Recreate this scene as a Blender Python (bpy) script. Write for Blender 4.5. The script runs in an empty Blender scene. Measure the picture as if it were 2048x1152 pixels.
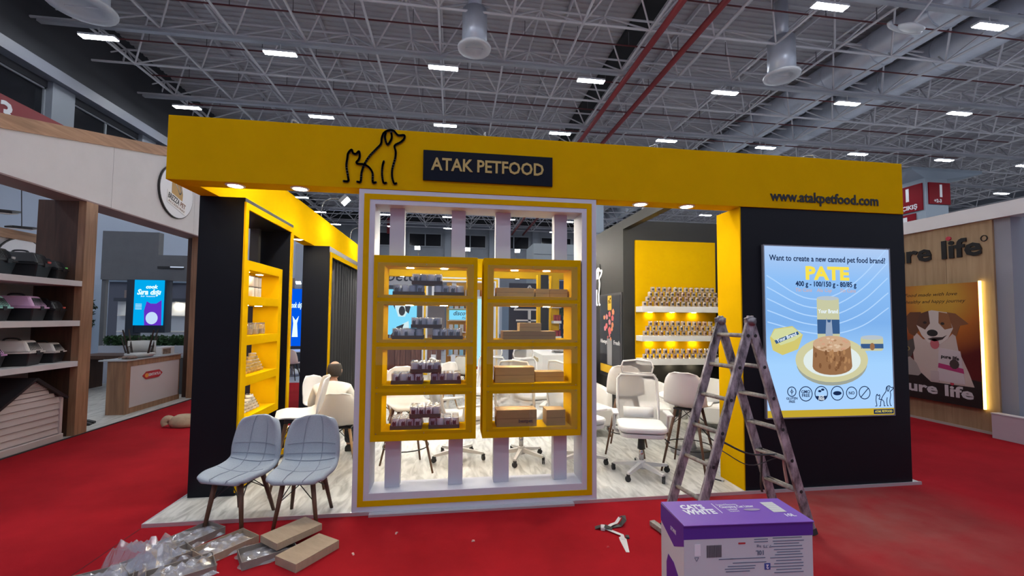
import bpy, math, random
from mathutils import Vector, Matrix
random.seed(7)
SC = bpy.context.scene
COL = SC.collection
PI = math.pi

# ---------------------------------------------------------------- camera
CAM_YAW, CAM_PITCH, CAM_ROLL, CAM_H = 0.1401, 0.0470, 0.0075, 1.76
def camera():
    cy, sy, cp, sp = math.cos(CAM_YAW), math.sin(CAM_YAW), math.cos(CAM_PITCH), math.sin(CAM_PITCH)
    f = Vector((sy*cp, cy*cp, sp)); r = Vector((cy, -sy, 0)); u = r.cross(f)
    cr, sr = math.cos(CAM_ROLL), math.sin(CAM_ROLL)
    rr, uu = cr*r + sr*u, cr*u - sr*r
    m = Matrix(((rr.x, uu.x, -f.x, 0), (rr.y, uu.y, -f.y, 0), (rr.z, uu.z, -f.z, CAM_H), (0, 0, 0, 1)))
    cd = bpy.data.cameras.new('camera'); cd.sensor_width = 36; cd.lens = 36*848.24/2048
    cd.shift_y = 18.42/2048; cd.clip_start = 0.05; cd.clip_end = 300
    co = bpy.data.objects.new('camera', cd); co.matrix_world = m; COL.objects.link(co); SC.camera = co
camera()

# ---------------------------------------------------------------- world and exposure
W = bpy.data.worlds.new('hall_air'); SC.world = W; W.use_nodes = True
W.node_tree.nodes['Background'].inputs[0].default_value = (0.62, 0.70, 1.0, 1)
W.node_tree.nodes['Background'].inputs[1].default_value = 0.36
SC.view_settings.view_transform = 'Standard'; SC.view_settings.look = 'None'
SC.view_settings.gamma = 1; SC.view_settings.use_curve_mapping = False
SC.view_settings.exposure = 0.0
HALL_LED = 95.0        # emission of the hall's LED panels
SPOT_E = 170.0          # emission of the booth's downlights
FLOOD_E = 800.0        # emission of the booth's arm floodlights

# ---------------------------------------------------------------- materials
MATS = {}
def mat(name, col, rough=.6, metal=0., noise=0., nscale=8., bump=0., bscale=60., stretch=None, emit=None, estr=0., spec=.5, col2=None, alpha=None):
    if name in MATS: return MATS[name]
    m = bpy.data.materials.new(name); m.use_nodes = True; MATS[name] = m
    nt = m.node_tree; b = nt.nodes['Principled BSDF']; L = nt.links.new
    c = (*col, 1)
    b.inputs['Base Color'].default_value = c; b.inputs['Roughness'].default_value = rough
    b.inputs['Metallic'].default_value = metal; b.inputs['Specular IOR Level'].default_value = spec
    if noise > 0 or bump > 0:
        tc = nt.nodes.new('ShaderNodeTexCoord'); mp = nt.nodes.new('ShaderNodeMapping'); L(tc.outputs['Object'], mp.inputs[0])
        if stretch: mp.inputs['Scale'].default_value = stretch
    if noise > 0:
        n = nt.nodes.new('ShaderNodeTexNoise'); n.inputs['Scale'].default_value = nscale; n.inputs['Detail'].default_value = 6
        n.inputs['Roughness'].default_value = .65
        L(mp.outputs[0], n.inputs['Vector'])
        r = nt.nodes.new('ShaderNodeValToRGB'); L(n.outputs['Fac'], r.inputs[0])
        c2 = col2 or tuple(x*(1-noise) for x in col)
        r.color_ramp.elements[0].color = (*c2, 1); r.color_ramp.elements[0].position = .35
        r.color_ramp.elements[1].color = c; r.color_ramp.elements[1].position = .65
        L(r.outputs[0], b.inputs['Base Color'])
    if bump > 0:
        n2 = nt.nodes.new('ShaderNodeTexNoise'); n2.inputs['Scale'].default_value = bscale; n2.inputs['Detail'].default_value = 3
        L(mp.outputs[0], n2.inputs['Vector'])
        bp = nt.nodes.new('ShaderNodeBump'); bp.inputs['Strength'].default_value = bump; bp.inputs['Distance'].default_value = .01
        L(n2.outputs['Fac'], bp.inputs['Height']); L(bp.outputs[0], b.inputs['Normal'])
    if emit:
        b.inputs['Emission Color'].default_value = (*emit, 1); b.inputs['Emission Strength'].default_value = estr
    return m

def wood(name, c1, c2, axis='z', scale=3.0, rough=.55):
    """streaky wood grain running along one axis"""
    if name in MATS: return MATS[name]
    m = bpy.data.materials.new(name); m.use_nodes = True; MATS[name] = m
    nt = m.node_tree; b = nt.nodes['Principled BSDF']; L = nt.links.new; b.inputs['Roughness'].default_value = rough
    tc = nt.nodes.new('ShaderNodeTexCoord'); mp = nt.nodes.new('ShaderNodeMapping'); L(tc.outputs['Object'], mp.inputs[0])
    s = {'x': (.7, 9, 9), 'y': (9, .7, 9), 'z': (9, 9, .7)}[axis]; mp.inputs['Scale'].default_value = s
    n = nt.nodes.new('ShaderNodeTexNoise'); n.inputs['Scale'].default_value = scale; n.inputs['Detail'].default_value = 8
    n.inputs['Distortion'].default_value = .6; L(mp.outputs[0], n.inputs['Vector'])
    r = nt.nodes.new('ShaderNodeValToRGB'); r.color_ramp.elements[0].color = (*c2, 1); r.color_ramp.elements[0].position = .32
    r.color_ramp.elements[1].color = (*c1, 1); r.color_ramp.elements[1].position = .68
    L(n.outputs['Fac'], r.inputs[0]); L(r.outputs[0], b.inputs['Base Color'])
    return m

def glassy(name, tint=(.9, .93, .95), gloss=.12, rough=.03, opac=.0, ocol=(.8, .8, .8)):
    """thin clear sheet: transparent with a little sheen (and haze)"""
    if name in MATS: return MATS[name]
    m = bpy.data.materials.new(name); m.use_nodes = True; MATS[name] = m
    nt = m.node_tree; nt.nodes.clear(); L = nt.links.new
    o = nt.nodes.new('ShaderNodeOutputMaterial'); t = nt.nodes.new('ShaderNodeBsdfTransparent'); t.inputs[0].default_value = (*tint, 1)
    g = nt.nodes.new('ShaderNodeBsdfGlossy'); g.inputs['Roughness'].default_value = rough; g.inputs[0].default_value = (1, 1, 1, 1)
    mx = nt.nodes.new('ShaderNodeMixShader'); mx.inputs[0].default_value = gloss
    L(t.outputs[0], mx.inputs[1]); L(g.outputs[0], mx.inputs[2])
    last = mx
    if opac > 0:
        d = nt.nodes.new('ShaderNodeBsdfDiffuse'); d.inputs[0].default_value = (*ocol, 1)
        m2 = nt.nodes.new('ShaderNodeMixShader'); m2.inputs[0].default_value = opac
        L(mx.outputs[0], m2.inputs[1]); L(d.outputs[0], m2.inputs[2]); last = m2
    L(last.outputs[0], o.inputs[0])
    return m

def glow(name, col, s):
    if name in MATS: return MATS[name]
    m = bpy.data.materials.new(name); m.use_nodes = True; MATS[name] = m
    nt = m.node_tree; nt.nodes.clear()
    o = nt.nodes.new('ShaderNodeOutputMaterial'); e = nt.nodes.new('ShaderNodeEmission')
    e.inputs[0].default_value = (*col, 1); e.inputs[1].default_value = s
    nt.links.new(e.outputs[0], o.inputs[0]); return m

# ---------------------------------------------------------------- mesh building
LAST = [None]          # the mesh object built last
class MB:
    def __init__(s): s.v = []; s.f = []
    def add(s, vs, fs):
        k = len(s.v); s.v += [tuple(v) for v in vs]; s.f += [tuple(i+k for i in f) for f in fs]; return s
    def box(s, x0, x1, y0, y1, z0, z1):
        return s.add([(x0,y0,z0),(x1,y0,z0),(x1,y1,z0),(x0,y1,z0),(x0,y0,z1),(x1,y0,z1),(x1,y1,z1),(x0,y1,z1)],
                     [(0,3,2,1),(4,5,6,7),(0,1,5,4),(1,2,6,5),(2,3,7,6),(3,0,4,7)])
    def cbox(s, c, d): return s.box(c[0]-d[0]/2, c[0]+d[0]/2, c[1]-d[1]/2, c[1]+d[1]/2, c[2]-d[2]/2, c[2]+d[2]/2)
    def hexa(s, a, b):
        """two quads (bottom ccw from above, top the same order)"""
        return s.add(list(a)+list(b), [(0,3,2,1),(4,5,6,7),(0,1,5,4),(1,2,6,5),(2,3,7,6),(3,0,4,7)])
    def cyl(s, p, q, r0, r1=None, n=10, caps=True):
        p = Vector(p); q = Vector(q); r1 = r0 if r1 is None else r1
        d = (q-p).normalized(); a = d.orthogonal().normalized(); b = d.cross(a)
        vs = []
        for i in range(n):
            t = 2*PI*i/n; o = a*math.cos(t)+b*math.sin(t); vs.append(p+o*r0)
        for i in range(n):
            t = 2*PI*i/n; o = a*math.cos(t)+b*math.sin(t); vs.append(q+o*r1)
        fs = [(i, (i+1) % n, n+(i+1) % n, n+i) for i in range(n)]
        if caps: fs += [tuple(reversed(range(n))), tuple(range(n, 2*n))]
        return s.add(vs, fs)
    def bar(s, p, q, w, h, up=(0, 0, 1)):
        """rectangular bar from p to q, w sideways and h along 'up'"""
        p = Vector(p); q = Vector(q); d = (q-p).normalized(); up = Vector(up)
        x = d.cross(up).normalized(); u = x.cross(d).normalized()
        a = [p-x*w/2-u*h/2, p+x*w/2-u*h/2, p+x*w/2+u*h/2, p-x*w/2+u*h/2]
        b = [q-x*w/2-u*h/2, q+x*w/2-u*h/2, q+x*w/2+u*h/2, q-x*w/2+u*h/2]
        return s.add(a+b, [(0,1,2,3),(7,6,5,4),(1,0,4,5),(2,1,5,6),(3,2,6,7),(0,3,7,4)])
    def tube(s, pts, r, n=8, closed=False, rs=None):
        pts = [Vector(p) for p in pts]; m = len(pts); rings = []; prev = None
        for i, p in enumerate(pts):
            a = pts[(i-1) % m] if (closed or i) else p; b = pts[(i+1) % m] if (closed or i < m-1) else p
            d = (b-a).normalized()
            if prev is None: x = d.orthogonal().normalized()
            else:
                x = (prev - d*prev.dot(d))
                x = x.normalized() if x.length > 1e-6 else d.orthogonal().normalized()
            prev = x; y = d.cross(x); rr = rs[i] if rs else r
            rings.append([p+(x*math.cos(2*PI*k/n)+y*math.sin(2*PI*k/n))*rr for k in range(n)])
        vs = [v for g in rings for v in g]; fs = []
        for i in range(m if closed else m-1):
            j = (i+1) % m
            for k in range(n): fs.append((i*n+k, i*n+(k+1) % n, j*n+(k+1) % n, j*n+k))
        if not closed: fs += [tuple(reversed(range(n))), tuple(range((m-1)*n, m*n))]
        return s.add(vs, fs)
    def lathe(s, prof, n=16, c=(0, 0, 0)):
        """profile [(r,z)] around z at c"""
        vs = []; fs = []
        for r, z in prof:
            for k in range(n): vs.append((c[0]+r*math.cos(2*PI*k/n), c[1]+r*math.sin(2*PI*k/n), c[2]+z))
        for i in range(len(prof)-1):
            for k in range(n): fs.append((i*n+k, i*n+(k+1) % n, (i+1)*n+(k+1) % n, (i+1)*n+k))
        if prof[0][0] > 1e-5: fs.append(tuple(reversed(range(n))))
        if prof[-1][0] > 1e-5: fs.append(tuple(range((len(prof)-1)*n, len(prof)*n)))
        return s.add(vs, fs)
    def prism(s, poly, y0, y1):
        """polygon [(x,z)] extruded along y (front at y0)"""
        n = len(poly); ar = sum(poly[i][0]*poly[(i+1) % n][1]-poly[(i+1) % n][0]*poly[i][1] for i in range(n))
        if ar < 0: poly = poly[::-1]
        vs = [(x, y0, z) for x, z in poly]+[(x, y1, z) for x, z in poly]
        fs = [tuple(range(n)), tuple(reversed(range(n, 2*n)))]+[((i+1) % n, i, n+i, n+(i+1) % n) for i in range(n)]
        return s.add(vs, fs)
    def stroke(s, pts, w, y0, y1, n=8):
        """flat ribbon with round joints along 2-D points (x,z)"""
        for (x, z) in pts: s.prism([(x+w/2*math.cos(2*PI*k/n), z+w/2*math.sin(2*PI*k/n)) for k in range(n)], y0, y1)
        for (a, b), (c, d) in zip(pts, pts[1:]):
            l = math.hypot(c-a, d-b)
            if l < 1e-6: continue
            nx, nz = -(d-b)/l*w/2, (c-a)/l*w/2
            s.prism([(a+nx, b+nz), (a-nx, b-nz), (c-nx, d-nz), (c+nx, d+nz)], y0, y1)
        return s
    def sheet(s, grid, thick=None):
        """grid[i][j] of points -> quad surface"""
        n, m = len(grid), len(grid[0])
        return s.add([p for row in grid for p in row], [(i*m+j, i*m+j+1, (i+1)*m+j+1, (i+1)*m+j) for i in range(n-1) for j in range(m-1)])
    def cells(s, xs, zs, solid, y0, y1):
        """mask of cells between the cuts xs and zs, extruded from y0 to y1 as one closed mesh"""
        nx, nz = len(xs)-1, len(zs)-1; idx = {}; vs = []; fs = []
        def v(i, j, k):
            if (i, j, k) not in idx: idx[(i, j, k)] = len(vs); vs.append((xs[i], (y0, y1)[k], zs[j]))
            return idx[(i, j, k)]
        on = lambda i, j: 0 <= i < nx and 0 <= j < nz and solid(i, j)
        for i in range(nx):
            for j in range(nz):
                if not on(i, j): continue
                fs.append((v(i,j,0), v(i+1,j,0), v(i+1,j+1,0), v(i,j+1,0)))
                fs.append((v(i,j,1), v(i,j+1,1), v(i+1,j+1,1), v(i+1,j,1)))
                if not on(i-1, j): fs.append((v(i,j,0), v(i,j+1,0), v(i,j+1,1), v(i,j,1)))
                if not on(i+1, j): fs.append((v(i+1,j,0), v(i+1,j,1), v(i+1,j+1,1), v(i+1,j+1,0)))
                if not on(i, j-1): fs.append((v(i,j,0), v(i,j,1), v(i+1,j,1), v(i+1,j,0)))
                if not on(i, j+1): fs.append((v(i,j+1,0), v(i+1,j+1,0), v(i+1,j+1,1), v(i,j+1,1)))
        return s.add(vs, fs)
    def ring(s, x0, x1, z0, z1, w, y0, y1):
        return s.cells([x0, x0+w, x1-w, x1], [z0, z0+w, z1-w, z1], lambda i, j: not (i == 1 and j == 1), y0, y1)
    def mesh(s, name, m, smooth=False):
        me = bpy.data.meshes.new(name); me.from_pydata(s.v, [], s.f); me.update()
        if m is not None: me.materials.append(m)
        if smooth:
            me.polygons.foreach_set('use_smooth', [True]*len(me.polygons))
        return me
    def build(s, name, m, parent=None, smooth=False, bevel=0., solid=0., subsurf=0):
        o = bpy.data.objects.new(name, s.mesh(name, m, smooth)); COL.objects.link(o); LAST[0] = o
        if parent: o.parent = parent
        if solid: md = o.modifiers.new('thickness', 'SOLIDIFY'); md.thickness = solid; md.offset = 0
        if subsurf: md = o.modifiers.new('round', 'SUBSURF'); md.levels = subsurf; md.render_levels = subsurf
        if bevel: md = o.modifiers.new('edge', 'BEVEL'); md.width = bevel; md.segments = 2; md.limit_method = 'ANGLE'
        return o

def place(me, name, parent=None, loc=(0, 0, 0), rot=(0, 0, 0), scale=None):
    o = bpy.data.objects.new(name, me); COL.objects.link(o); o.location = loc; o.rotation_euler = rot
    if scale: o.scale = scale
    if parent: o.parent = parent
    return o
def tag(o, label=None, cat=None, group=None, kind=None):
    if label: o['label'] = label
    if cat: o['category'] = cat
    if group: o['group'] = group
    if kind: o['kind'] = kind
    return o
def thing(name, label, cat, loc=(0, 0, 0), rz=0., group=None, rot=None):
    o = bpy.data.objects.new(name, None); o.empty_display_size = .1; COL.objects.link(o)
    o.location = loc; o.rotation_euler = rot or (0, 0, rz)
    return tag(o, label, cat, group)
def copy_tree(o, parent=None):
    c = o.copy(); COL.objects.link(c)
    if parent is not None: c.parent = parent
    for ch in list(o.children): copy_tree(ch, c)
    return c
def clone(o, loc, rz, label, group=None):
    c = copy_tree(o); c.location = loc; c.rotation_euler = (0, 0, rz); c['label'] = label
    if group: c['group'] = group
    return c
def struct(name, mb, m, parent=None, **k):
    o = mb.build(name, m, parent, **k)
    if parent is None: o['kind'] = 'structure'
    return o
def ell(cx, cz, rx, rz, n=20, a0=0., a1=2*PI):
    full = abs(a1-a0-2*PI) < 1e-6
    return [(cx+rx*math.cos(a0+(a1-a0)*k/(n if full else n-1)), cz+rz*math.sin(a0+(a1-a0)*k/(n if full else n-1))) for k in range(n)]
def rrect(x0, x1, z0, z1, r, n=4):
    out = []
    for cx, cz, a in ((x1-r, z1-r, 0), (x0+r, z1-r, PI/2), (x0+r, z0+r, PI), (x1-r, z0+r, 1.5*PI)):
        out += [(cx+r*math.cos(a+PI/2*k/n), cz+r*math.sin(a+PI/2*k/n)) for k in range(n+1)]
    return out
def spline(pts, k=5):
    """Catmull-Rom through 2-D or 3-D points"""
    P = [Vector(p) for p in pts]; out = []
    for i in range(len(P)-1):
        p0 = P[i-1] if i else P[i]*2-P[i+1]; p1, p2 = P[i], P[i+1]; p3 = P[i+2] if i+2 < len(P) else P[i+1]*2-P[i]
        for j in range(k):
            t = j/k
            out.append(tuple(.5*((2*p1)+(p2-p0)*t+(2*p0-5*p1+4*p2-p3)*t*t+(3*p1-p0-3*p2+p3)*t**3)))
    out.append(tuple(P[-1])); return out

TXT = {}
def lettering(s, size, m, parent, loc, rot=(PI/2, 0, 0), depth=.002, bold=0., align='CENTER', name='lettering', sx=1., shear=0., width=None, space=1.):
    """text as mesh geometry; width fits the line to a given length"""
    cu = bpy.data.curves.new('txt', 'FONT'); cu.body = s; cu.size = size; cu.extrude = depth/2; cu.offset = bold
    cu.align_x = align; cu.align_y = 'CENTER'; cu.resolution_u = 2; cu.shear = shear; cu.space_character = space
    to = bpy.data.objects.new('txt', cu); COL.objects.link(to)
    bpy.context.view_layer.update()
    me = bpy.data.meshes.new_from_object(to.evaluated_get(bpy.context.evaluated_depsgraph_get()))
    bpy.data.objects.remove(to); bpy.data.curves.remove(cu)
    me.name = name; me.materials.clear(); me.materials.append(m)
    if width and len(me.vertices):
        xs = [v.co.x for v in me.vertices]; sx = width/(max(xs)-min(xs))
    o = place(me, name, parent, loc, rot, (sx, 1, 1)); return o
# ================================================================ the hall
RED = mat('red_carpet', (.40, .010, .018), .95, noise=.28, nscale=.9, bump=.5, bscale=420, spec=.1)
def carpet_material():
    """red fair carpet with trodden dust where the fitters walked"""
    nt = RED.node_tree; b = nt.nodes['Principled BSDF']; L = nt.links.new
    src = b.inputs['Base Color'].links[0].from_socket
    tc = nt.nodes.new('ShaderNodeTexCoord')
    d = nt.nodes.new('ShaderNodeVectorMath'); d.operation = 'DISTANCE'; d.inputs[1].default_value = (3.7, 3.45, 0)
    mp = nt.nodes.new('ShaderNodeMapping'); mp.inputs['Scale'].default_value = (1, 1, 1); L(tc.outputs['Object'], mp.inputs[0]); L(mp.outputs[0], d.inputs[0])
    mr = nt.nodes.new('ShaderNodeMapRange'); mr.inputs[1].default_value = 1.5; mr.inputs[2].default_value = .2; L(d.outputs['Value'], mr.inputs[0])
    n = nt.nodes.new('ShaderNodeTexNoise'); n.inputs['Scale'].default_value = 4; n.inputs['Detail'].default_value = 8; L(mp.outputs[0], n.inputs['Vector'])
    mm = nt.nodes.new('ShaderNodeMath'); mm.operation = 'MULTIPLY'; L(mr.outputs[0], mm.inputs[0]); L(n.outputs['Fac'], mm.inputs[1])
    m2 = nt.nodes.new('ShaderNodeMath'); m2.operation = 'MULTIPLY'; L(mm.outputs[0], m2.inputs[0]); m2.inputs[1].default_value = .75
    mx = nt.nodes.new('ShaderNodeMixRGB'); mx.inputs[2].default_value = (.30, .17, .14, 1); L(m2.outputs[0], mx.inputs[0]); L(src, mx.inputs[1])
    L(mx.outputs[0], b.inputs['Base Color'])
carpet_material()
struct('floor', MB().box(-40, 60, -8, 56, -.3, -.012), mat('hall_concrete', (.46, .46, .48), .6, noise=.2, nscale=1.2))
struct('floor_carpet', MB().box(-5.36, 8.3, -8, 15.2, -.011, 0), RED)
tag(MB().box(-2.514, -2.507, -6, 3.96, 0, .0015).build('carpet_seam', mat('seam', (.09, .004, .008), .9)), 'dark straight seam in the red carpet running up to the platform corner', 'seam')

DECK = mat('roof_deck', (.50, .485, .51), .55, noise=.15, nscale=.6)
def deck():
    xs0, xs1, n = -17, 56, int((50-2)/.28); m = MB(); z = 13.75
    rows = []
    for i in range(n):
        y = 2+i*.28
        for dy, dz in ((0, 0), (.12, 0), (.14, .05), (.26, .05)): rows.append((y+dy, z+dz))
    grid = [[(xs0, y, zz), (xs1, y, zz)] for y, zz in rows]
    m.sheet([list(r) for r in grid])
    return struct('ceiling', m, DECK)
CEIL = deck()
# roof purlins (dark lines along the hall) and the black movement joint
STEEL = mat('truss_steel', (.66, .65, .68), .45, metal=.0, noise=.12, nscale=1.5)
for k in range(14):
    x = -15.2+k*4.88
    b = MB().box(x-.03, x+.03, 2, 50, 13.55, 13.74).build('purlin', STEEL, CEIL)
MB().box(6.95, 7.75, 2, 50, 13.55, 13.72).build('movement_joint', mat('joint_black', (.012, .012, .014), .8), CEIL)

STEEL = mat('truss_steel', (.85, .83, .86), .45, metal=.0, noise=.12, nscale=1.5)
def space_frame():
    root = thing('roof_space_frame', 'grey steel space frame of thin bars and nodes under the hall roof', 'roof truss', (0, 0, 0))
    zl, zu = 11.84, 13.1; mx, my = 2.44, 2.485; x0, y0 = -.57, 13.61
    I = range(-6, 20); J = range(-3, 15)
    def lo(i, j): return Vector((x0+mx*i, y0+my*j, zl))
    def up(i, j): return Vector((x0+mx*(i+.5), y0+my*(j+.5), zu))
    bars = []
    for i in I:
        for j in J:
            a = lo(i, j)
            if i+1 in I: bars.append(('lower_chord', a, lo(i+1, j), .046))
            if j+1 in J: bars.append(('lower_chord', a, lo(i, j+1), .046))
            if i+1 in I and j+1 in J:
                u = up(i, j)
                for q in (a, lo(i+1, j), lo(i, j+1), lo(i+1, j+1)): bars.append(('brace', q, u, .034))
                if i+2 in I: bars.append(('upper_chord', u, up(i+1, j), .045))
                if j+2 in J: bars.append(('upper_chord', u, up(i, j+1), .045))
    fwd = Vector((math.sin(CAM_YAW), math.cos(CAM_YAW), 0)); cam = Vector((0, 0, CAM_H))
    def key(b):
        m = (b[1]+b[2])/2-cam; d = m.dot(fwd)
        lat = abs(m.x*fwd.y-m.y*fwd.x)
        if d <= 1 or lat/d > 1.25 or (m.z/d) > .80: return 1e6+m.length
        return m.length
    bars.sort(key=key)
    # shared unit bar
    cache = {}
    for kind, a, b, r in bars[:300]:
        k = (r,)
        if k not in cache: cache[k] = MB().cyl((0, 0, 0), (0, 0, 1), r, n=6, caps=False).mesh('bar', STEEL, True)
        d = b-a; o = place(cache[k], kind, root, a, d.to_track_quat('Z', 'Y').to_euler(), (1, 1, d.length))
    m = MB()
    for kind, a, b, r in bars[300:]: m.cyl(a, b, r, n=4, caps=False)
    o = m.build('far_bars', STEEL, root); o['kind'] = 'stuff'
    nm = MB()
    for i in I:
        for j in J:
            nm.lathe([(0, -.07), (.06, -.05), (.08, 0), (.06, .05), (0, .07)], 6, lo(i, j))
    o = nm.build('nodes', STEEL, root); o['kind'] = 'stuff'
space_frame()

# sprinkler pipes
REDP = mat('red_pipe', (.22, .02, .025), .45)
for k, (x, r) in enumerate(((6.85, .11), (8.15, .11))):
    tag(MB().cyl((x, 3, 11.46), (x, 49, 11.46), r, n=10).build('red_pipe', REDP, smooth=True), ('thick red fire main beside the black roof joint', 'thick red fire main, the one further from the black joint')[k], 'pipe', 'red fire mains')
for k in range(12):
    y = 9.9+2.485*k; t = thing('sprinkler_line', ('thin dark red sprinkler pipe crossing the hall roof, %s from the front' % ('nearest', 'second', 'third', 'fourth', 'fifth', 'sixth', 'seventh', 'eighth', 'ninth', 'tenth', 'eleventh', 'twelfth')[k]), 'pipe', (0, y, 12.08), group='sprinkler pipes')
    MB().cyl((-13, 0, 0), (32, 0, 0), .028, n=6).build('pipe', mat('sprinkler_red', (.10, .012, .016), .5), t)
    if k < 7:
        dm = MB().cyl((0, 0, 0), (0, 0, .55), .014, n=4).mesh('dropper', mat('dropper', (.10, .09, .10), .5))
        for q in range(14): place(dm, 'dropper', t, (-11.5+q*2.0, 0, 0))

# LED panels on cable trays
LEDM = glow('hall_led', (.90, .95, 1.0), HALL_LED)
LEDF = mat('led_housing', (.55, .56, .6), .4)
led_body = MB().box(-.56, .56, -.13, .13, .02, .09).mesh('housing', LEDF)
led_lens = MB().box(-.54, .54, -.11, .11, 0, .02).mesh('lens', LEDM)
led_rod = MB().cyl((0, 0, .09), (0, 0, .36), .015, n=5).mesh('hanger', STEEL)
trays = [-9, -4, 1.05, 6.05, 11.02, 16.03, 20.97, 25.9, 30.9, 35.8, 40.6, 45.9]
ORD = ('first', 'second', 'third', 'fourth', 'fifth', 'sixth', 'seventh', 'eighth', 'ninth', 'tenth', 'eleventh', 'twelfth', 'thirteenth', 'fourteenth', 'fifteenth', 'sixteenth')
def ordinal(k): return ORD[k]
for r, y in enumerate(trays):
    near = y < 9
    if not near:
        t = MB().box(-14, 44, y-.09, y+.09, 11.62, 11.70).build('cable_tray', mat('tray', (.42, .43, .47), .4, metal=.3))
        tag(t, 'long grey cable tray carrying ceiling lights, row %s from the front' % ordinal(r-4), 'cable tray', 'cable trays')
    for c in range(-2, 8):
        x = -.46+5.86*c
        if near and c > 5: continue
        lab = 'white LED panel light in ceiling row %s, %s from the left' % (ordinal(max(0, r-4)), ordinal(c+2)) if not near else 'white LED panel overhead before the booth, %s row from behind, %s from the left' % (ordinal(r), ordinal(c+2))
        o = thing('ceiling_light', lab, 'light', (x, y, 11.25), group='hall ceiling lights')
        place(led_body, 'housing', o); place(led_lens, 'lens', o); place(led_rod, 'hanger', o)

# ventilation ducts running down the hall
DUCT = mat('duct_sheet', (.62, .66, .74), .35, metal=.35, noise=.1, nscale=2)
for k, (x, z) in enumerate(((17.3, 12.93), (20.3, 12.93))):
    t = thing('air_duct', ('fat grey round air duct along the roof, left one of the pair', 'fat grey round air duct along the roof, right one of the pair')[k], 'duct', (x, 0, z), group='fat roof ducts')
    MB().cyl((0, 3, 0), (0, 49, 0), .72, n=20).build('duct_tube', DUCT, t, smooth=True)
    hoop = MB().tube([(.735*math.cos(a*PI/10), 0, .735*math.sin(a*PI/10)) for a in range(20)], .02, 4, True).mesh('flange', DUCT)
    for q in range(18): place(hoop, 'flange', t, (0, 8+q*2.2, 0))
# drop nozzles with round rims
WHT = mat('painted_white', (.62, .63, .66), .45)
def nozzle(loc, r, h, label, tilt=(0, 0)):
    t = thing('air_nozzle', label, 'air vent', loc); t.rotation_euler = (tilt[0], tilt[1], 0)
    MB().cyl((0, 0, .05), (0, 0, h), r, n=20).build('drum', DUCT, t, smooth=True)
    MB().cyl((0, 0, h), (0, 0, h+1.4), r*.55, n=14).build('feed_pipe', DUCT, t, smooth=True)
    MB().lathe([(r*.72, .03), (r*.72, 0), (r*1.3, -.02), (r*1.34, .05), (r*1.0, .09)], 24).build('rim', WHT, t, smooth=True)
    MB().lathe([(0, .05), (r*.7, .05)], 20).build('baffle', mat('baffle', (.30, .31, .34), .5), t)
    MB().box(-r*.7, r*.7, -.02, .02, .0, .05).build('vane', WHT, t)
nozzle((.62, 13.9, 10.75), .42, 1.3, 'grey air nozzle on a vertical pipe above the dog emblem')
nozzle((-10.9, 13.7, 10.75), .62, 1.6, 'big grey air nozzle in the upper left of the hall')
nozzle((12.0, 13.8, 10.75), .46, 1.4, 'grey air nozzle with a flat rim left of the fat ducts')
nozzle((1.2, 26.6, 10.9), .5, 1.3, 'distant grey air nozzle just above the yellow fascia')
nozzle((28, 29, 10.9), .5, 1.3, 'distant grey air nozzle beyond the fat ducts')
t = thing('dome_speaker', 'round white dome with a curved bracket hanging by the right ducts', 'dome', (14.1, 11.0, 10.9)); t.rotation_euler = (.5, .2, 0)
MB().lathe([(0, -.10), (.2, -.09), (.34, -.03), (.36, .03), (.2, .1), (0, .1)], 20).build('dome', WHT, t, smooth=True)
MB().tube([(.55*math.cos(a), .55*math.sin(a)*.9+.1, .05) for a in [0.2+.2*k for k in range(13)]], .07, 6).build('bracket', WHT, t, smooth=True)
MB().cyl((0, 0, .1), (0, -.3, 1.0), .03, n=6).build('stem', STEEL, t)
# unit heaters
HEAT = mat('heater_green', (.05, .07, .075), .5)
for k, (x, y) in enumerate(((-5.6, 23.55), (1.2, 23.55), (9.6, 23.55), (14.5, 26.03))):
    t = thing('unit_heater', ('dark louvred unit heater above the left part of the yellow fascia', 'dark louvred unit heater above the navy name board', 'dark louvred unit heater right of the name board', 'dark louvred unit heater half hidden far right')[k], 'heater', (x, y, 11.0), group='unit heaters')
    MB().box(-.62, .62, -.3, .3, 0, .45).build('case', HEAT, t)
    fm = MB().box(-.018, .018, -.36, -.30, .04, .41).mesh('louvre', mat('louvre', (.14, .17, .18), .4))
    for q in range(12): place(fm, 'louvre', t, (-.55+q*.1, 0, 0))
    MB().box(-.62, .62, -.3, .3, -.03, 0).build('drip_tray', mat('drip', (.4, .42, .45), .4), t)
    MB().cyl((0, 0, .45), (0, 0, .84), .02, n=5).build('hanger', STEEL, t)

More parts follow.
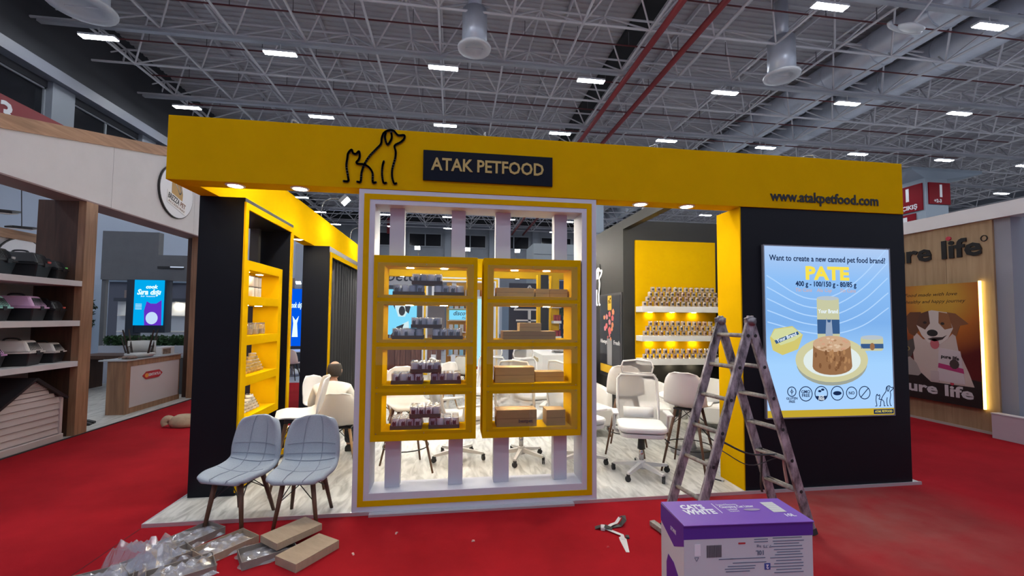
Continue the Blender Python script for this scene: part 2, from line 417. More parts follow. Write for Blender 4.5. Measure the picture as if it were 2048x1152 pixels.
# outer walls
WALL = mat('hall_wall', (.20, .215, .25), .7, noise=.15, nscale=.5)
NIGHT = mat('night_glass', (.008, .009, .012), .12)
FRM = mat('window_frame', (.23, .25, .28), .5)
def hall_walls():
    w = struct('wall_left', MB().box(-14.6, -14.3, 2, 51, 0, 8.6), mat('lit_tint_hall_wall', (.40, .46, .58), .7))  # bluish light on the lower wall is put into this pale colour
    MB().box(-14.62, -14.32, 2, 51, 9.75, 13.85).build('upper_wall', mat('upper_dark', (.04, .042, .05), .8), w)
    MB().box(-14.35, -13.9, 2, 51, 10.0, 10.4).build('eaves_beam', mat('eaves', (.17, .18, .22), .5), w)
    pm = MB().box(-14.4, -14.15, -.45, .45, 8.6, 10.0).mesh('pier', mat('pier', (.20, .22, .26), .6))
    for k in range(9): place(pm, 'pier', w, (0, 8.3+k*4.4+.2, 0))
    for k in range(9):
        y0 = 8.95+k*4.4; wd = struct('window_%d' % (k+1), MB().box(-14.45, -14.42, y0, y0+3.5, 8.6, 9.75), NIGHT)
        f = MB()
        for yy in (y0+.03, y0+1.75, y0+3.47): f = MB().box(-14.42, -14.36, yy-.03, yy+.03, 8.6, 9.75).build('mullion', FRM, wd)
        MB().box(-14.42, -14.36, y0, y0+3.5, 9.69, 9.75).build('head', FRM, wd); MB().box(-14.42, -14.36, y0, y0+3.5, 8.6, 8.66).build('sill', FRM, wd)
    wb = struct('wall_back', MB().box(-14.6, 52, 50, 50.3, 0, 12.4), WALL)
    MB().box(-14.6, 52, 49.7, 50, 12.1, 12.6).build('eaves_beam', MATS['eaves'], wb)
    pm = MB().box(-.35, .35, 49.75, 50, 7, 12.1).mesh('pier', MATS['pier'])
    for k in range(12): place(pm, 'pier', wb, (-11+k*5.2, 0, 0))
    for k in range(11):
        x0 = -10.3+k*5.2; wd = struct('window_%d' % (k+20), MB().box(x0, x0+3.8, 49.93, 49.97, 9.9, 11.4), NIGHT)
        for xx in (x0+.06, x0+1.9, x0+3.74): MB().box(xx-.05, xx+.05, 49.86, 49.93, 9.9, 11.4).build('mullion', FRM, wd)
        MB().box(x0, x0+3.8, 49.86, 49.93, 11.34, 11.46).build('head', FRM, wd); MB().box(x0, x0+3.8, 49.86, 49.93, 9.84, 9.96).build('sill', FRM, wd)
    struct('wall_right', MB().box(52, 52.3, 2, 50, 0, 13.7), WALL)
    g = struct('wall_gable', MB().box(-14.6, 52, 50, 50.3, 12.6, 13.7), mat('gable_dark', (.03, .03, .035), .8))
hall_walls()
# ================================================================ the yellow stand
YEL = mat('yellow_paint', (.65, .375, .003), .5, noise=.05, nscale=3, bump=.04, bscale=120, spec=.0)
NAVY = mat('dark_paint', (.0045, .0055, .0095), .5, noise=.1, nscale=4, spec=.2)
WHITE = mat('white_paint', (.60, .61, .68), .4, noise=.04, nscale=3)
CHROME = mat('aluminium_trim', (.62, .63, .66), .35, metal=.6)
def laminate():
    m = bpy.data.materials.new('pale_laminate'); m.use_nodes = True; MATS['pale_laminate'] = m
    nt = m.node_tree; b = nt.nodes['Principled BSDF']; L = nt.links.new; b.inputs['Roughness'].default_value = .38
    tc = nt.nodes.new('ShaderNodeTexCoord'); mp = nt.nodes.new('ShaderNodeMapping'); L(tc.outputs['Object'], mp.inputs[0])
    mp.inputs['Scale'].default_value = (5, 1.1, 1); mp.inputs['Rotation'].default_value = (0, 0, 0)
    n = nt.nodes.new('ShaderNodeTexNoise'); n.inputs['Scale'].default_value = 2.6; n.inputs['Detail'].default_value = 9; n.inputs['Distortion'].default_value = 1.2
    L(mp.outputs[0], n.inputs['Vector'])
    r = nt.nodes.new('ShaderNodeValToRGB'); L(n.outputs['Fac'], r.inputs[0])
    r.color_ramp.elements[0].color = (.36, .36, .34, 1); r.color_ramp.elements[0].position = .3
    r.color_ramp.elements[1].color = (.66, .66, .63, 1); r.color_ramp.elements[1].position = .6
    L(r.outputs[0], b.inputs['Base Color'])
    return m
LAM = laminate()
PLAT = struct('floor_platform', MB().box(-2.5, 5.0, 3.985, 13.0, 0, .028), LAM)
tr = struct('trim_1', MB().box(-2.512, 5.012, 3.972, 3.985, 0, .031), CHROME)
tr = struct('trim_2', MB().box(-2.512, -2.5, 3.985, 13.0, 0, .031), CHROME)

SPOTM = glow('downlight_glow', (1.0, .86, .62), SPOT_E)
RINGM = mat('downlight_ring', (.8, .8, .78), .3)
dl_lens = MB().lathe([(0, -.004), (.058, -.004), (.058, 0)], 18).mesh('lens', SPOTM)
dl_ring = MB().lathe([(.058, 0), (.060, -.009), (.076, -.007), (.08, 0)], 18).mesh('ring', RINGM, True)
def downlight(parent, loc):
    d = place(dl_ring, 'downlight', parent, loc); place(dl_lens, 'lens', d); return d

# ---- front fascia
fb = thing('fascia_beam', 'long yellow overhead beam with name board and dog and cat emblem', 'fascia', (0, 3.977, 2.925))
MB().box(-2.455, 4.91, 0, .195, 0, .565).build('beam_body', YEL, fb, bevel=.003)
for x, y in ((-1.946, .10), (-1.398, .10), (1.892, .09), (2.402, .09)): downlight(fb, (x, y, 0))
INK = mat('black_acrylic', (.012, .011, .012), .25)
cat_l = [(-0.989, 2.98), (-0.95, 2.982), (-0.951, 3.019), (-0.968, 3.117), (-0.962, 3.19), (-0.956, 3.238), (-0.927, 3.274), (-0.914, 3.243), (-0.887, 3.237), (-0.862, 3.262), (-0.854, 3.218), (-0.863, 3.186), (-0.882, 3.158), (-0.865, 3.146), (-0.815, 3.144), (-0.77, 3.118), (-0.738, 3.067), (-0.734, 2.983), (-0.707, 2.984)]
dog_l = [(-0.871, 2.981), (-0.841, 2.983), (-0.835, 3.062), (-0.815, 3.136), (-0.772, 3.218), (-0.713, 3.29), (-0.669, 3.346), (-0.663, 3.399), (-0.646, 3.448), (-0.606, 3.475), (-0.56, 3.476), (-0.519, 3.436), (-0.463, 3.44), (-0.462, 3.407), (-0.492, 3.373), (-0.547, 3.335), (-0.536, 3.28), (-0.54, 3.216), (-0.563, 3.119), (-0.564, 3.045), (-0.545, 2.982), (-0.525, 2.984)]
ear_l = [(-0.628, 3.455), (-0.635, 3.406), (-0.613, 3.341), (-0.584, 3.378), (-0.574, 3.416), (-0.58, 3.458)]
leg_l = [(-0.641, 3.183), (-0.652, 3.13), (-0.653, 3.051), (-0.639, 2.983), (-0.616, 2.984)]
def emblem(name, m, parent, ox, oz, sc, w, y0, y1):
    mb = MB()
    for l in (cat_l, dog_l, ear_l, leg_l):
        mb.stroke(spline([((x+.75)*sc+ox, (z-3.2)*sc+oz) for x, z in l], 4), w, y0, y1)
    return mb.build(name, m, parent)
emblem('dog_and_cat_emblem', INK, fb, -.75, .275, 1., .019, -.014, 0)
sb = MB().box(-.285, .946, -.016, 0, .103, .387).build('name_board', mat('board_navy', (.003, .005, .014), .4, spec=.15), fb)
GOLD = mat('gold_letter', (.50, .36, .12), .35, metal=.3)
lettering('ATAK PETFOOD', .165, GOLD, sb, (.327, -.018, .252), depth=.008, bold=.0035, width=1.071, name='board_lettering')
lettering('www.atakpetfood.com', .15, INK, fb, (3.945, -.003, .125), depth=.006, bold=.0035, width=1.305, name='web_address')

# ---- side and back beams
sbm = thing('side_beam', 'yellow overhead beam running back along the open left side', 'fascia', (-2.455, 4.172, 2.925))
MB().box(0, .17, 0, 8.4, 0, .565).build('beam_body', YEL, sbm, bevel=.003)
downlight(sbm, (.105, 2.66, 0)); downlight(sbm, (.105, 1.72, 0))
bbm = thing('back_beam', 'yellow overhead beam across the far back of the stand', 'fascia', (-2.455, 12.575, 2.925))
MB().box(0, 7.365, 0, .195, 0, .565).build('beam_body', YEL, bbm, bevel=.003)
for x in (1.0, 2.2, 4.4, 5.2): downlight(bbm, (x, .1, 0))

# ---- arm floodlights
FLOODM = glow('floodlight_glow', (1.0, .93, .80), FLOOD_E)
BLK = mat('black_plastic', (.02, .02, .02), .4); GREY = mat('grey_metal', (.25, .25, .26), .35, metal=.6)
fl_head = MB().box(-.075, .075, -.022, .022, -.055, .055).mesh('lamp_head', GREY)
fl_glass = MB().box(-.068, .068, -.026, -.022, -.048, .048).mesh('glass', FLOODM)
def floodlight(base, direction, label, reach=.38, rise=.22, pitch=.75, big=1.):
    """clamp on a beam top, thin arm over the edge, flat head facing 'direction' and down"""
    t = thing('arm_floodlight', label, 'floodlight', base, math.atan2(direction[1], direction[0])-PI/2, 'arm floodlights')
    MB().box(-.03, .03, -.05, .05, 0, .03).build('clamp', GREY, t)
    MB().tube(spline([(0, 0, .03), (0, .03, rise*.8), (0, reach*.5, rise*1.05), (0, reach, rise)], 4), .009, 6).build('arm', GREY, t, smooth=True)
    h = place(fl_head, 'lamp_head', t, (0, reach+.02, rise), (-pitch+PI, 0, 0)); place(fl_glass, 'glass', h); h.scale = (big, big, big)
floodlight((-2.37, 8.0, 3.49), (1, 0), 'bright floodlight on an arm over the left yellow beam, nearer one', rise=.38, big=1.5)
floodlight((-2.37, 10.2, 3.49), (1, 0), 'bright floodlight on an arm over the left yellow beam, farther one', reach=.3, rise=.3, big=1.3)
for k, x in enumerate((-1.0, .42, 1.87)):
    floodlight((x, 12.62, 3.49), (0, -1), 'bright floodlight seen over the display cabinets, %s from the left' % ('first', 'second', 'third')[k], pitch=.6)
floodlight((3.02, 6.3, 3.49), (-1, 0), 'added fill floodlight, unseen on the dark beam at the right of the stand')  # unseen lamp, added to light the inside of the stand
for k, x in enumerate((-1.5, .3, 2.1, 3.95)):  # hidden lamps added to brighten the interior and the yellow panel
    floodlight((x, 4.10, 3.49), (0, 1), 'added fill floodlight hidden behind the front fascia, %s from the left' % ordinal(k), rise=.12)
floodlight((-2.37, 6.3, 3.49), (1, 0), 'added fill floodlight over the left beam above the tower gap', rise=.12)  # extra lamp kept low, added for more interior light

# ---- left display tower (opening looks towards the middle of the stand)
def tower(loc, ln, label, opening):
    t = thing('display_tower', label, 'tower', loc, PI/2)
    a, b = opening; H = 2.895
    MB().cells([0, a, b, ln], [0, .10, 2.785, H], lambda i, j: not (i == 1 and j == 1), 0, .415).build('carcass', NAVY, t, bevel=.002)
    MB().ring(a-.07, b+.07, .035, 2.85, .066, -.018, 0).build('yellow_frame', YEL, t, bevel=.002)
    return t
tw = tower((-2.04, 4.48, .028), 1.29, 'black corner tower at the left front with a yellow framed opening', (.052, 1.19))
MB().box(1.02, 1.08, .30, .40, .10, 2.785).build('inner_post', mat('dark_grey_post', (.04, .04, .042), .5), tw)
tw2 = thing('curtain_tower', 'black tower behind the gap with a pleated black curtain in a yellow frame', 'tower', (-2.04, 7.40, .028), PI/2)
MB().cells([0, .16, 3.9, 4.3], [0, .06, 2.72, 2.895], lambda i, j: not (i == 1 and j == 1), 0, .415).build('carcass', NAVY, tw2, bevel=.002)
MB().ring(.03, 4.03, .02, 2.80, .075, -.02, 0).build('yellow_frame', YEL, tw2)
def curtain():
    mb = MB(); g0 = []; g1 = []
    n = 170
    for i in range(n):
        x = .16+3.74*i/(n-1); y = .075+.035*math.sin(x*34+1.3*math.sin(x*5)); g0.append((x, y, .06)); g1.append((x, y+.004*math.sin(x*9), 2.72))
    mb.sheet([g0, g1]); return mb.build('curtain', mat('black_curtain', (.022, .022, .024), .85), tw2, smooth=True, solid=.004)
curtain()

# ---- white display frame with slats
def display_frame(y, label):
    t = thing('display_stand', label, 'display stand', (0, y, .028))
    MB().cells([-.855, -.71, 1.248, 1.394], [0, .157, 2.758, 2.896], lambda i, j: not (i == 1 and j == 1), 0, .28).build('frame', WHITE, t, bevel=.003)
    MB().ring(-.808, 1.347, .045, 2.853, .05, -.004, 0).build('yellow_inlay', YEL, t)
    for x0, x1 in ((-.595, -.458), (-.016, .119), (.412, .560), (1.0, 1.132)):
        MB().box(x0, x1, .12, .22, .157, .612).build('slat', WHITE, t, bevel=.002)
        MB().box(x0, x1, .12, .22, 2.287, 2.758).build('slat', WHITE, t, bevel=.002)
    return t
display_frame(3.982, 'large white display frame with thin yellow inlay standing at the front edge')
display_frame(12.58, 'distant white and yellow display frame at the back of the stand')
tag(MB().box(-.70, 1.16, 3.93, 3.978, 0, .02).build('threshold_strip', CHROME), 'grey metal strip on the carpet below the white frame', 'strip')

# ---- yellow shelf cabinets
CABLED = glow('shelf_led', (1.0, .84, .58), 80.)
led_disc = MB().lathe([(0, -.004), (.036, -.004), (.036, 0)], 14).mesh('led_light', CABLED)
PANE = glassy('cabinet_glass', (.95, .96, .96), .03, .02)
SCREW = mat('screw', (.35, .30, .15), .3, metal=.8)
OPS = ((.088, .407), (.497, .816), (.909, 1.225), (1.316, 1.58))
def cabinet(loc, rz, label, pane=True, depth=.29):
    t = thing('display_cabinet', label, 'cabinet', loc, rz)
    W = .94; zs = [0]
    for a, b in OPS: zs += [a, b]
    zs.append(1.676)
    MB().cells([0, .094, .846, W], zs, lambda i, j: not (i == 1 and j % 2 == 1), 0, depth).build('body', YEL, t, bevel=.002)
    for k, (a, b) in enumerate(OPS):
        for x in (.31, .63): place(led_disc, 'led_light', t, (x, .13, b))
        if pane:
            p = MB().box(.034, .906, -.006, -.002, a-.028, b+.03).build('glass_pane', PANE, t)
            for x in (.05, .47, .89): place(SCREWM, 'screw', p, (x, -.006, a-.018)); place(SCREWM, 'screw', p, (x, -.006, b+.02))
    return t
SCREWM = MB().cyl((0, 0, 0), (0, -.005, 0), .005, n=8).mesh('screw', SCREW)
cabinet((-.708, 3.968, .64), 0, 'yellow glazed shelf cabinet full of can trays, left half of the white frame')
cabinet((.292, 3.968, .64), 0, 'yellow glazed shelf cabinet full of brown boxes, right half of the white frame')
cabinet((-2.046, 4.535, .64), PI/2, 'narrow looking yellow shelf cabinet set in the black left tower', pane=False, depth=.28)

# ---- right front wall
pw = thing('poster_wall', 'navy black wall block with yellow inner side at the right front', 'wall panel', (2.96, 3.99, .028))
MB().box(0, 1.96, 0, .39, 0, 2.897).build('wall_block', NAVY, pw, bevel=.003)
MB().box(-.012, 0, .004, .39, 0, 2.897).build('yellow_side', YEL, pw)
MB().box(1.80, 1.96, .39, 3.05, 0, 2.897).build('side_wall', NAVY, pw)

# ---- right back wall with shelves
CHAR = mat('charcoal_panel', (.022, .022, .021), .55, noise=.1, nscale=3, spec=.3)
bw = thing('shelf_wall', 'charcoal wall block with a tall yellow panel and three white shelves', 'wall panel', (2.97, 7.08, .028))
MB().box(0, 2.0, 0, 2.6, 0, 3.462).build('wall_block', CHAR, bw, bevel=.003)
MB().box(0, .12, -2.905, 0, 3.30, 3.462).build('top_beam', CHAR, bw)
MB().box(.21, 1.73, -.035, 0, 1.06, 3.105).build('yellow_panel', YEL, bw)
MB().box(.21, 1.73, -.035, 0, .99, 1.06).build('panel_base', YEL, bw)
SHW = mat('shelf_white', (.74, .73, .70), .45)
BACKSH = []
for z0, z1 in ((1.835, 1.935), (1.342, 1.434), (.94, 1.044)):
    s = MB().box(.21, 1.75, -.285, -.036, z0, z1).build('white_shelf', SHW, bw, bevel=.003); BACKSH.append(z1)
    for x in (.45, .86, 1.27): place(led_disc, 'led_light', s, (x, -.09, z0))
# ================================================================ seats and people on the stand
WALNUT = wood('walnut_leg', (.16, .075, .04), (.085, .04, .022), 'z', 4)
BEECH = wood('beech_leg', (.52, .33, .17), (.40, .24, .11), 'z', 4)
SHELL = mat('white_shell', (.80, .77, .73), .35)
BLUEGREY = mat('blue_grey_fabric', (.36, .41, .47), .9, noise=.12, nscale=120, bump=.25, bscale=500)
WIRE = mat('black_wire', (.015, .015, .015), .4)
PROF = [(-.235, -.03), (-.225, .005), (-.12, .0), (.0, -.018), (.10, -.012), (.165, .03), (.20, .10), (.225, .20), (.25, .31), (.265, .375), (.27, .40)]
HALF = [.17, .22, .24, .245, .24, .235, .235, .225, .20, .155, .075]
def shell_point(u, v, k=1.):
    """u -1..1 across, v 0..1 from the front lip to the top of the back"""
    f = v*(len(PROF)-1); i = min(int(f), len(PROF)-2); t = f-i
    y = PROF[i][0]*(1-t)+PROF[i+1][0]*t; z = PROF[i][1]*(1-t)+PROF[i+1][1]*t; h = (HALF[i]*(1-t)+HALF[i+1]*t)*k
    back = min(1, max(0, (v-.42)/.2)); side = u*u
    curl = .055*min(1, v*5)
    if v > .9: curl *= (1-v)*10
    return Vector((h*u, y-curl*side*back*1.1, z+curl*side*(1-back)*.8))
def make_shell(k=1., nu=11, nv=23):
    return MB().sheet([[shell_point(-1+2*i/(nu-1), j/(nv-1), k) for i in range(nu)] for j in range(nv)])
SHELLS = {}
def shell_chair(name, label, cat, loc, rz, seat=.44, wood_m=WALNUT, padded=False, foot=.20, ring=False, group=None, k=1., rot=None):
    t = thing(name, label, cat, loc, rz, group, rot)
    key = padded
    if key not in SHELLS:
        o = make_shell(1.0).build('shell', BLUEGREY if padded else SHELL, None, smooth=True, solid=.05 if padded else .012)
        o.modifiers['thickness'].offset = -1 if padded else 0
        if padded:
            sm = o.modifiers.new('round', 'SUBSURF'); sm.levels = 1; sm.render_levels = 1
        SHELLS[key] = o; sh = o; sh.parent = t
    else:
        sh = SHELLS[key].copy(); COL.objects.link(sh); sh.parent = t
    sh.name = 'padded_shell' if padded else 'shell'
    sh.location = (0, 0, seat)
    if padded:
        SE = mat('seam_thread', (.24, .275, .33), .9)
        for u in (-.36, .36):
            MB().tube([shell_point(u, v/20, 1.0)+Vector((0, -.003, .003)) for v in range(1, 20)], .003, 5).build('seam', SE, sh)
        for v in (.30, .47, .56, .66):
            MB().tube([shell_point(u/10, v, 1.0)+Vector((0, -.003, .003)) for u in range(-9, 10)], .003, 5).build('seam', SE, sh)
    zt = seat-.035; a = .115
    for sx in (-1, 1):
        for sy in (-1, 1):
            MB().cyl((sx*a, sy*a-.01, zt), (sx*foot*.95, sy*foot-.01, 0), (.022 if padded else .018), (.014 if padded else .011), 8).build('leg', wood_m, t, smooth=True)
    MB().box(-a-.02, a+.02, -a-.03, a+.01, zt-.004, zt+.012).build('seat_mount', WIRE, t)
    def lp(sx, sy, z):
        f = 1-z/zt; return Vector((sx*(a+(foot*.95-a)*f), sy*(a+(foot-a)*f)-.01, z))
    zl = zt-.17
    for p, q in (((-1, -1), (1, -1)), ((-1, 1), (1, 1)), ((-1, -1), (-1, 1)), ((1, -1), (1, 1))):
        MB().cyl(lp(*p, zl), (Vector((0, 0, zt))+lp(*q, zt))/2, .004, n=5).build('brace_wire', WIRE, t)
        MB().cyl(lp(*q, zl), (Vector((0, 0, zt))+lp(*p, zt))/2, .004, n=5).build('brace_wire', WIRE, t)
    if ring:
        r = (a+(foot-a)*(1-.27/zt))*1.28
        MB().tube([(r*math.cos(q*PI/14), r*math.sin(q*PI/14)-.01, .27) for q in range(28)], .007, 5, True).build('foot_ring', WIRE, t, smooth=True)
    return t
shell_chair('padded_chair', 'blue grey quilted chair with walnut legs, the left of the two on the platform edge', 'chair', (-1.765, 4.01, .0), 0, padded=True, foot=.185, rot=(.07, 0, -.30), group='quilted chairs')
shell_chair('padded_chair', 'blue grey quilted chair with walnut legs standing closer to the white frame', 'chair', (-1.235, 3.945, .0), 0, padded=True, foot=.185, rot=(.07, 0, -.05), group='quilted chairs')
Z0 = .029
shell_chair('bar_stool', 'white shell bar stool seen from the side behind the quilted chairs', 'stool', (-1.53, 4.68, Z0), -1.26, .70, foot=.24, ring=True, group='bar stools')
shell_chair('bar_stool', 'white shell bar stool with walnut legs behind the ladder', 'stool', (2.72, 4.62, Z0), 2.35, .73, foot=.25, ring=True, group='bar stools')
shell_chair('bar_stool', 'white shell bar stool with a foot ring behind the left cabinet', 'stool', (-.50, 5.02, Z0), .35, .73, foot=.25, ring=True, group='bar stools')
shell_chair('bar_stool', 'white shell bar stool partly hidden by the mesh office chair', 'stool', (2.28, 5.35, Z0), PI-.5, .73, foot=.25, ring=True, group='bar stools')
shell_chair('shell_chair', 'white shell chair with pale wooden legs under the seated man', 'chair', (-1.30, 5.42, Z0), PI, .44, BEECH, foot=.21, group='shell chairs')
shell_chair('shell_chair', 'white shell chair beyond the seated man, left of his head', 'chair', (-1.80, 6.45, Z0), PI*.35, .46, BEECH, foot=.21, group='shell chairs')
shell_chair('shell_chair', 'white shell chair facing the seated man, right of his head', 'chair', (-1.12, 6.85, Z0), -.1, .46, BEECH, foot=.21, group='shell chairs')
shell_chair('shell_chair', 'white shell chair seen through the third opening of the left cabinet', 'chair', (-.75, 7.3, Z0), .6, .46, BEECH, foot=.21, group='shell chairs')
shell_chair('shell_chair', 'white shell chair further back behind the left cabinet trays', 'chair', (-.15, 8.1, Z0), -.7, .46, BEECH, foot=.21, group='shell chairs')
shell_chair('shell_chair', 'white shell chair far back by the round white table', 'chair', (.35, 9.6, Z0), 2.6, .46, BEECH, foot=.21, group='shell chairs')

# ---- mesh office chairs
MESHM = glassy('chair_mesh', (.9, .9, .9), .02, .4, .30, (.78, .76, .74))
PLAST = mat('white_plastic', (.72, .71, .70), .4)
SEATF = mat('white_seat_fabric', (.74, .74, .73), .85, bump=.2, bscale=300)
TYRE = mat('caster_black', (.012, .012, .013), .45)
def office_chair(label, loc, rz):
    t = thing('office_chair', label, 'chair', loc, rz, 'white mesh office chairs')
    base = MB().lathe([(.05, .07), (.045, .15), (.03, .16)], 12).build('base_hub', PLAST, t, smooth=True)
    for k in range(5):
        a = 2*PI*k/5+.35; c, s = math.cos(a), math.sin(a); e = Vector((.31*c, .31*s, .085))
        MB().hexa([(.03*c+.022*s, .03*s-.022*c, .09), (.03*c-.022*s, .03*s+.022*c, .09), (e.x-.014*s, e.y+.014*c, .068), (e.x+.014*s, e.y-.014*c, .068)],
                  [(.03*c+.022*s, .03*s-.022*c, .14), (.03*c-.022*s, .03*s+.022*c, .14), (e.x-.014*s, e.y+.014*c, .095), (e.x+.014*s, e.y-.014*c, .095)]).build('base_arm', PLAST, t)
        w = place(CASTER, 'caster', t, (e.x, e.y, .03), (0, 0, a+.6)); place(CASTERF, 'fork', w)
    MB().cyl((0, 0, .15), (0, 0, .30), .028, n=10).build('gas_sleeve', mat('gas_chrome', (.6, .58, .58), .2, metal=.9), t, smooth=True)
    MB().cyl((0, 0, .28), (0, 0, .40), .045, .035, n=10).build('gas_lift', TYRE, t, smooth=True)
    MB().prism(rrect(-.24, .24, -.23, .23, .10), 0, .045).build('seat_pan', PLAST, t, bevel=.01).rotation_euler = (PI/2, 0, 0)
    LAST[0].location = (0, 0, .445)
    sc = MB().prism(rrect(-.255, .255, -.25, .245, .11, 6), 0, .06).build('seat_cushion', SEATF, t, bevel=.02); sc.rotation_euler = (PI/2, 0, 0); sc.location = (0, 0, .50)
    # back frame: leaning ring with mesh
    def bp(x, s): return Vector((x, .22+.10*s+.03*math.sin(s*3.0), .50+.56*s))
    ol = [(-.225, .0), (-.235, .4), (-.225, .9), (-.19, .99), (.19, .99), (.225, .9), (.235, .4), (.225, .0)]
    MB().tube([bp(x, s) for x, s in ol], .017, 7, True).build('back_frame', PLAST, t, smooth=True)
    MB().sheet([[bp(x*(.22), s/8)+Vector((0, .02*(1-x*x), 0)) for x in (-1, -.6, -.2, .2, .6, 1)] for s in range(0, 9)]).build('back_mesh', MESHM, t, smooth=True)
    MB().sheet([[bp(x*.17, .14+s*.10)+Vector((0, -.02-.02*(1-x*x), 0)) for x in (-1, -.5, 0, .5, 1)] for s in range(3)]).build('lumbar_pad', PLAST, t, smooth=True, solid=.006)
    MB().tube([bp(0, .98)+Vector((0, .02, 0)), bp(0, 1.0)+Vector((0, .03, 0))], .022, 6).build('headrest_post', PLAST, t, smooth=True)
    hp = [(-.17, 1.03), (-.185, 1.16), (-.16, 1.27), (0, 1.30), (.16, 1.27), (.185, 1.16), (.17, 1.03), (0, 1.01)]
    MB().tube([bp(x, s)+Vector((0, .01-.5*x*x, 0)) for x, s in hp], .013, 6, True).build('headrest_frame', PLAST, t, smooth=True)
    MB().sheet([[bp(x*.165, 1.03+.12*s)+Vector((0, .012-.4*(x*.165)**2, 0)) for x in (-1, -.5, 0, .5, 1)] for s in (0, 1, 2)]).build('headrest_mesh', MESHM, t, smooth=True)
    for sx in (-1, 1):
        MB().tube([(sx*.22, .05, .43), (sx*.29, .06, .47), (sx*.295, .04, .66), (sx*.29, .0, .675)], .018, 6).build('arm_upright', PLAST, t, smooth=True)
        MB().hexa([(sx*.285-.03, -.16, .675), (sx*.285+.03, -.16, .675), (sx*.285+.035, .12, .665), (sx*.285-.035, .12, .665)],
                  [(sx*.285-.03, -.16, .695), (sx*.285+.03, -.16, .695), (sx*.285+.035, .12, .69), (sx*.285-.035, .12, .69)]).build('armrest', PLAST, t, bevel=.006)
    MB().tube([(.12, .0, .43), (.24, -.02, .41), (.30, -.02, .36)], .008, 5).build('lever', TYRE, t)
    return t
CASTER = MB().cyl((-.014, 0, 0), (-.004, 0, 0), .03, n=14).cyl((.004, 0, 0), (.014, 0, 0), .03, n=14).mesh('caster', TYRE, False)
CASTERF = MB().box(-.016, .016, -.015, .02, .015, .045).mesh('fork', TYRE)
office_chair('white mesh office chair with headrest facing out beside the ladder', (2.11, 4.55, Z0), -.30)
office_chair('white mesh office chair half hidden by the right edge of the white frame', (1.52, 4.95, Z0), PI/2+.35)
office_chair('white mesh office chair behind the right cabinet, turned away', (.86, 5.2, Z0), 2.7)
office_chair('white mesh office chair behind the gap between the two cabinets', (.10, 5.3, Z0), 1.9)
office_chair('white mesh office chair in the back row behind the right cabinet', (1.25, 6.5, Z0), .3)
office_chair('white mesh office chair at the far side of the meeting area', (.55, 6.9, Z0), -.4)

# ---- white armchairs, table, desk
LEATH = mat('white_leather', (.76, .74, .70), .45)
def armchair(label, loc, rz):
    t = thing('armchair', label, 'armchair', loc, rz, 'white armchairs')
    MB().box(-.32, .32, -.30, .26, .16, .42).build('seat', LEATH, t, bevel=.03)
    arc = [(.42*math.cos(a), .40*math.sin(a)) for a in [-.25+(PI+.5)*k/16 for k in range(17)]]
    inn = [(.33*math.cos(a), .31*math.sin(a)) for a in [-.25+(PI+.5)*k/16 for k in range(17)]]
    mb = MB(); n = 17; vs = []
    for k in range(n):
        h = .60+.16*math.sin(PI*k/(n-1)); vs += [(*arc[k], .14), (*arc[k], h), (*inn[k], h), (*inn[k], .14)]
    fs = [(4*k+a, 4*(k+1)+a, 4*(k+1)+(a+1) % 4, 4*k+(a+1) % 4) for k in range(n-1) for a in range(4)]+[(0, 1, 2, 3), (4*n-1, 4*n-2, 4*n-3, 4*n-4)]
    mb.add(vs, fs).build('wrap_back', LEATH, t, smooth=True, bevel=.02)
    for sx in (-1, 1):
        for sy in (-1, 1): MB().cyl((sx*.24, sy*.22, .16), (sx*.27, sy*.25, 0), .02, .012, 8).build('leg', WALNUT, t)
    return t
armchair('white leather tub armchair behind the mesh chair by the dark wall', (2.0, 6.2, Z0), .2)
armchair('white leather tub armchair behind the bar stool and ladder', (2.95, 6.2, Z0), -.25)
armchair('white leather tub armchair in the corner under the white shelves', (4.0, 6.2, Z0), -.5)
t = thing('pedestal_table', 'round white pedestal table between the bar stools', 'table', (3.1, 5.2, Z0))
MB().lathe([(0, .70), (.40, .70), (.41, .715), (.40, .73), (0, .73)], 28).build('table_top', PLAST, t, smooth=True)
MB().lathe([(.06, .70), (.035, .55), (.03, .2), (.06, .06)], 14).build('stem', PLAST, t, smooth=True)
MB().lathe([(.26, 0), (.26, .012), (.06, .06), (0, .06)], 24).build('foot_plate', GREY, t, smooth=True)
t = thing('pedestal_table', 'round white pedestal table seen through the left cabinet', 'table', (-.35, 8.9, Z0))
MB().lathe([(0, .70), (.45, .70), (.46, .715), (.45, .73), (0, .73)], 28).build('table_top', PLAST, t, smooth=True)
MB().lathe([(.06, .70), (.035, .55), (.03, .2), (.06, .06)], 14).build('stem', PLAST, t, smooth=True)
MB().lathe([(.26, 0), (.26, .012), (.06, .06), (0, .06)], 24).build('foot_plate', GREY, t, smooth=True)
t = thing('reception_desk', 'white reception desk with gold lettering behind the right cabinet', 'desk', (1.75, 8.1, Z0))
MB().box(0, .95, 0, 1.8, 0, 1.0).build('desk_body', PLAST, t, bevel=.004)
lettering('ATAK PETFOOD', .12, GOLD, t, (-.003, .9, .86), (PI/2, 0, -PI/2), depth=.006, width=1.0)
t = thing('brochure_pile', 'loose pile of brochures lying on the white desk', 'papers', (2.3, 8.75, 1.03))
PAP = mat('brochure_paper', (.55, .53, .50), .6, noise=.5, nscale=14)
for k in range(7):
    a = random.uniform(-.7, .7); o = MB().box(-.15, .15, -.105, .105, .004+k*.013, .015+k*.013).build('brochure', PAP, t); o.rotation_euler = (0, 0, a); o.location = (random.uniform(-.08, .08), random.uniform(-.08, .08), 0)

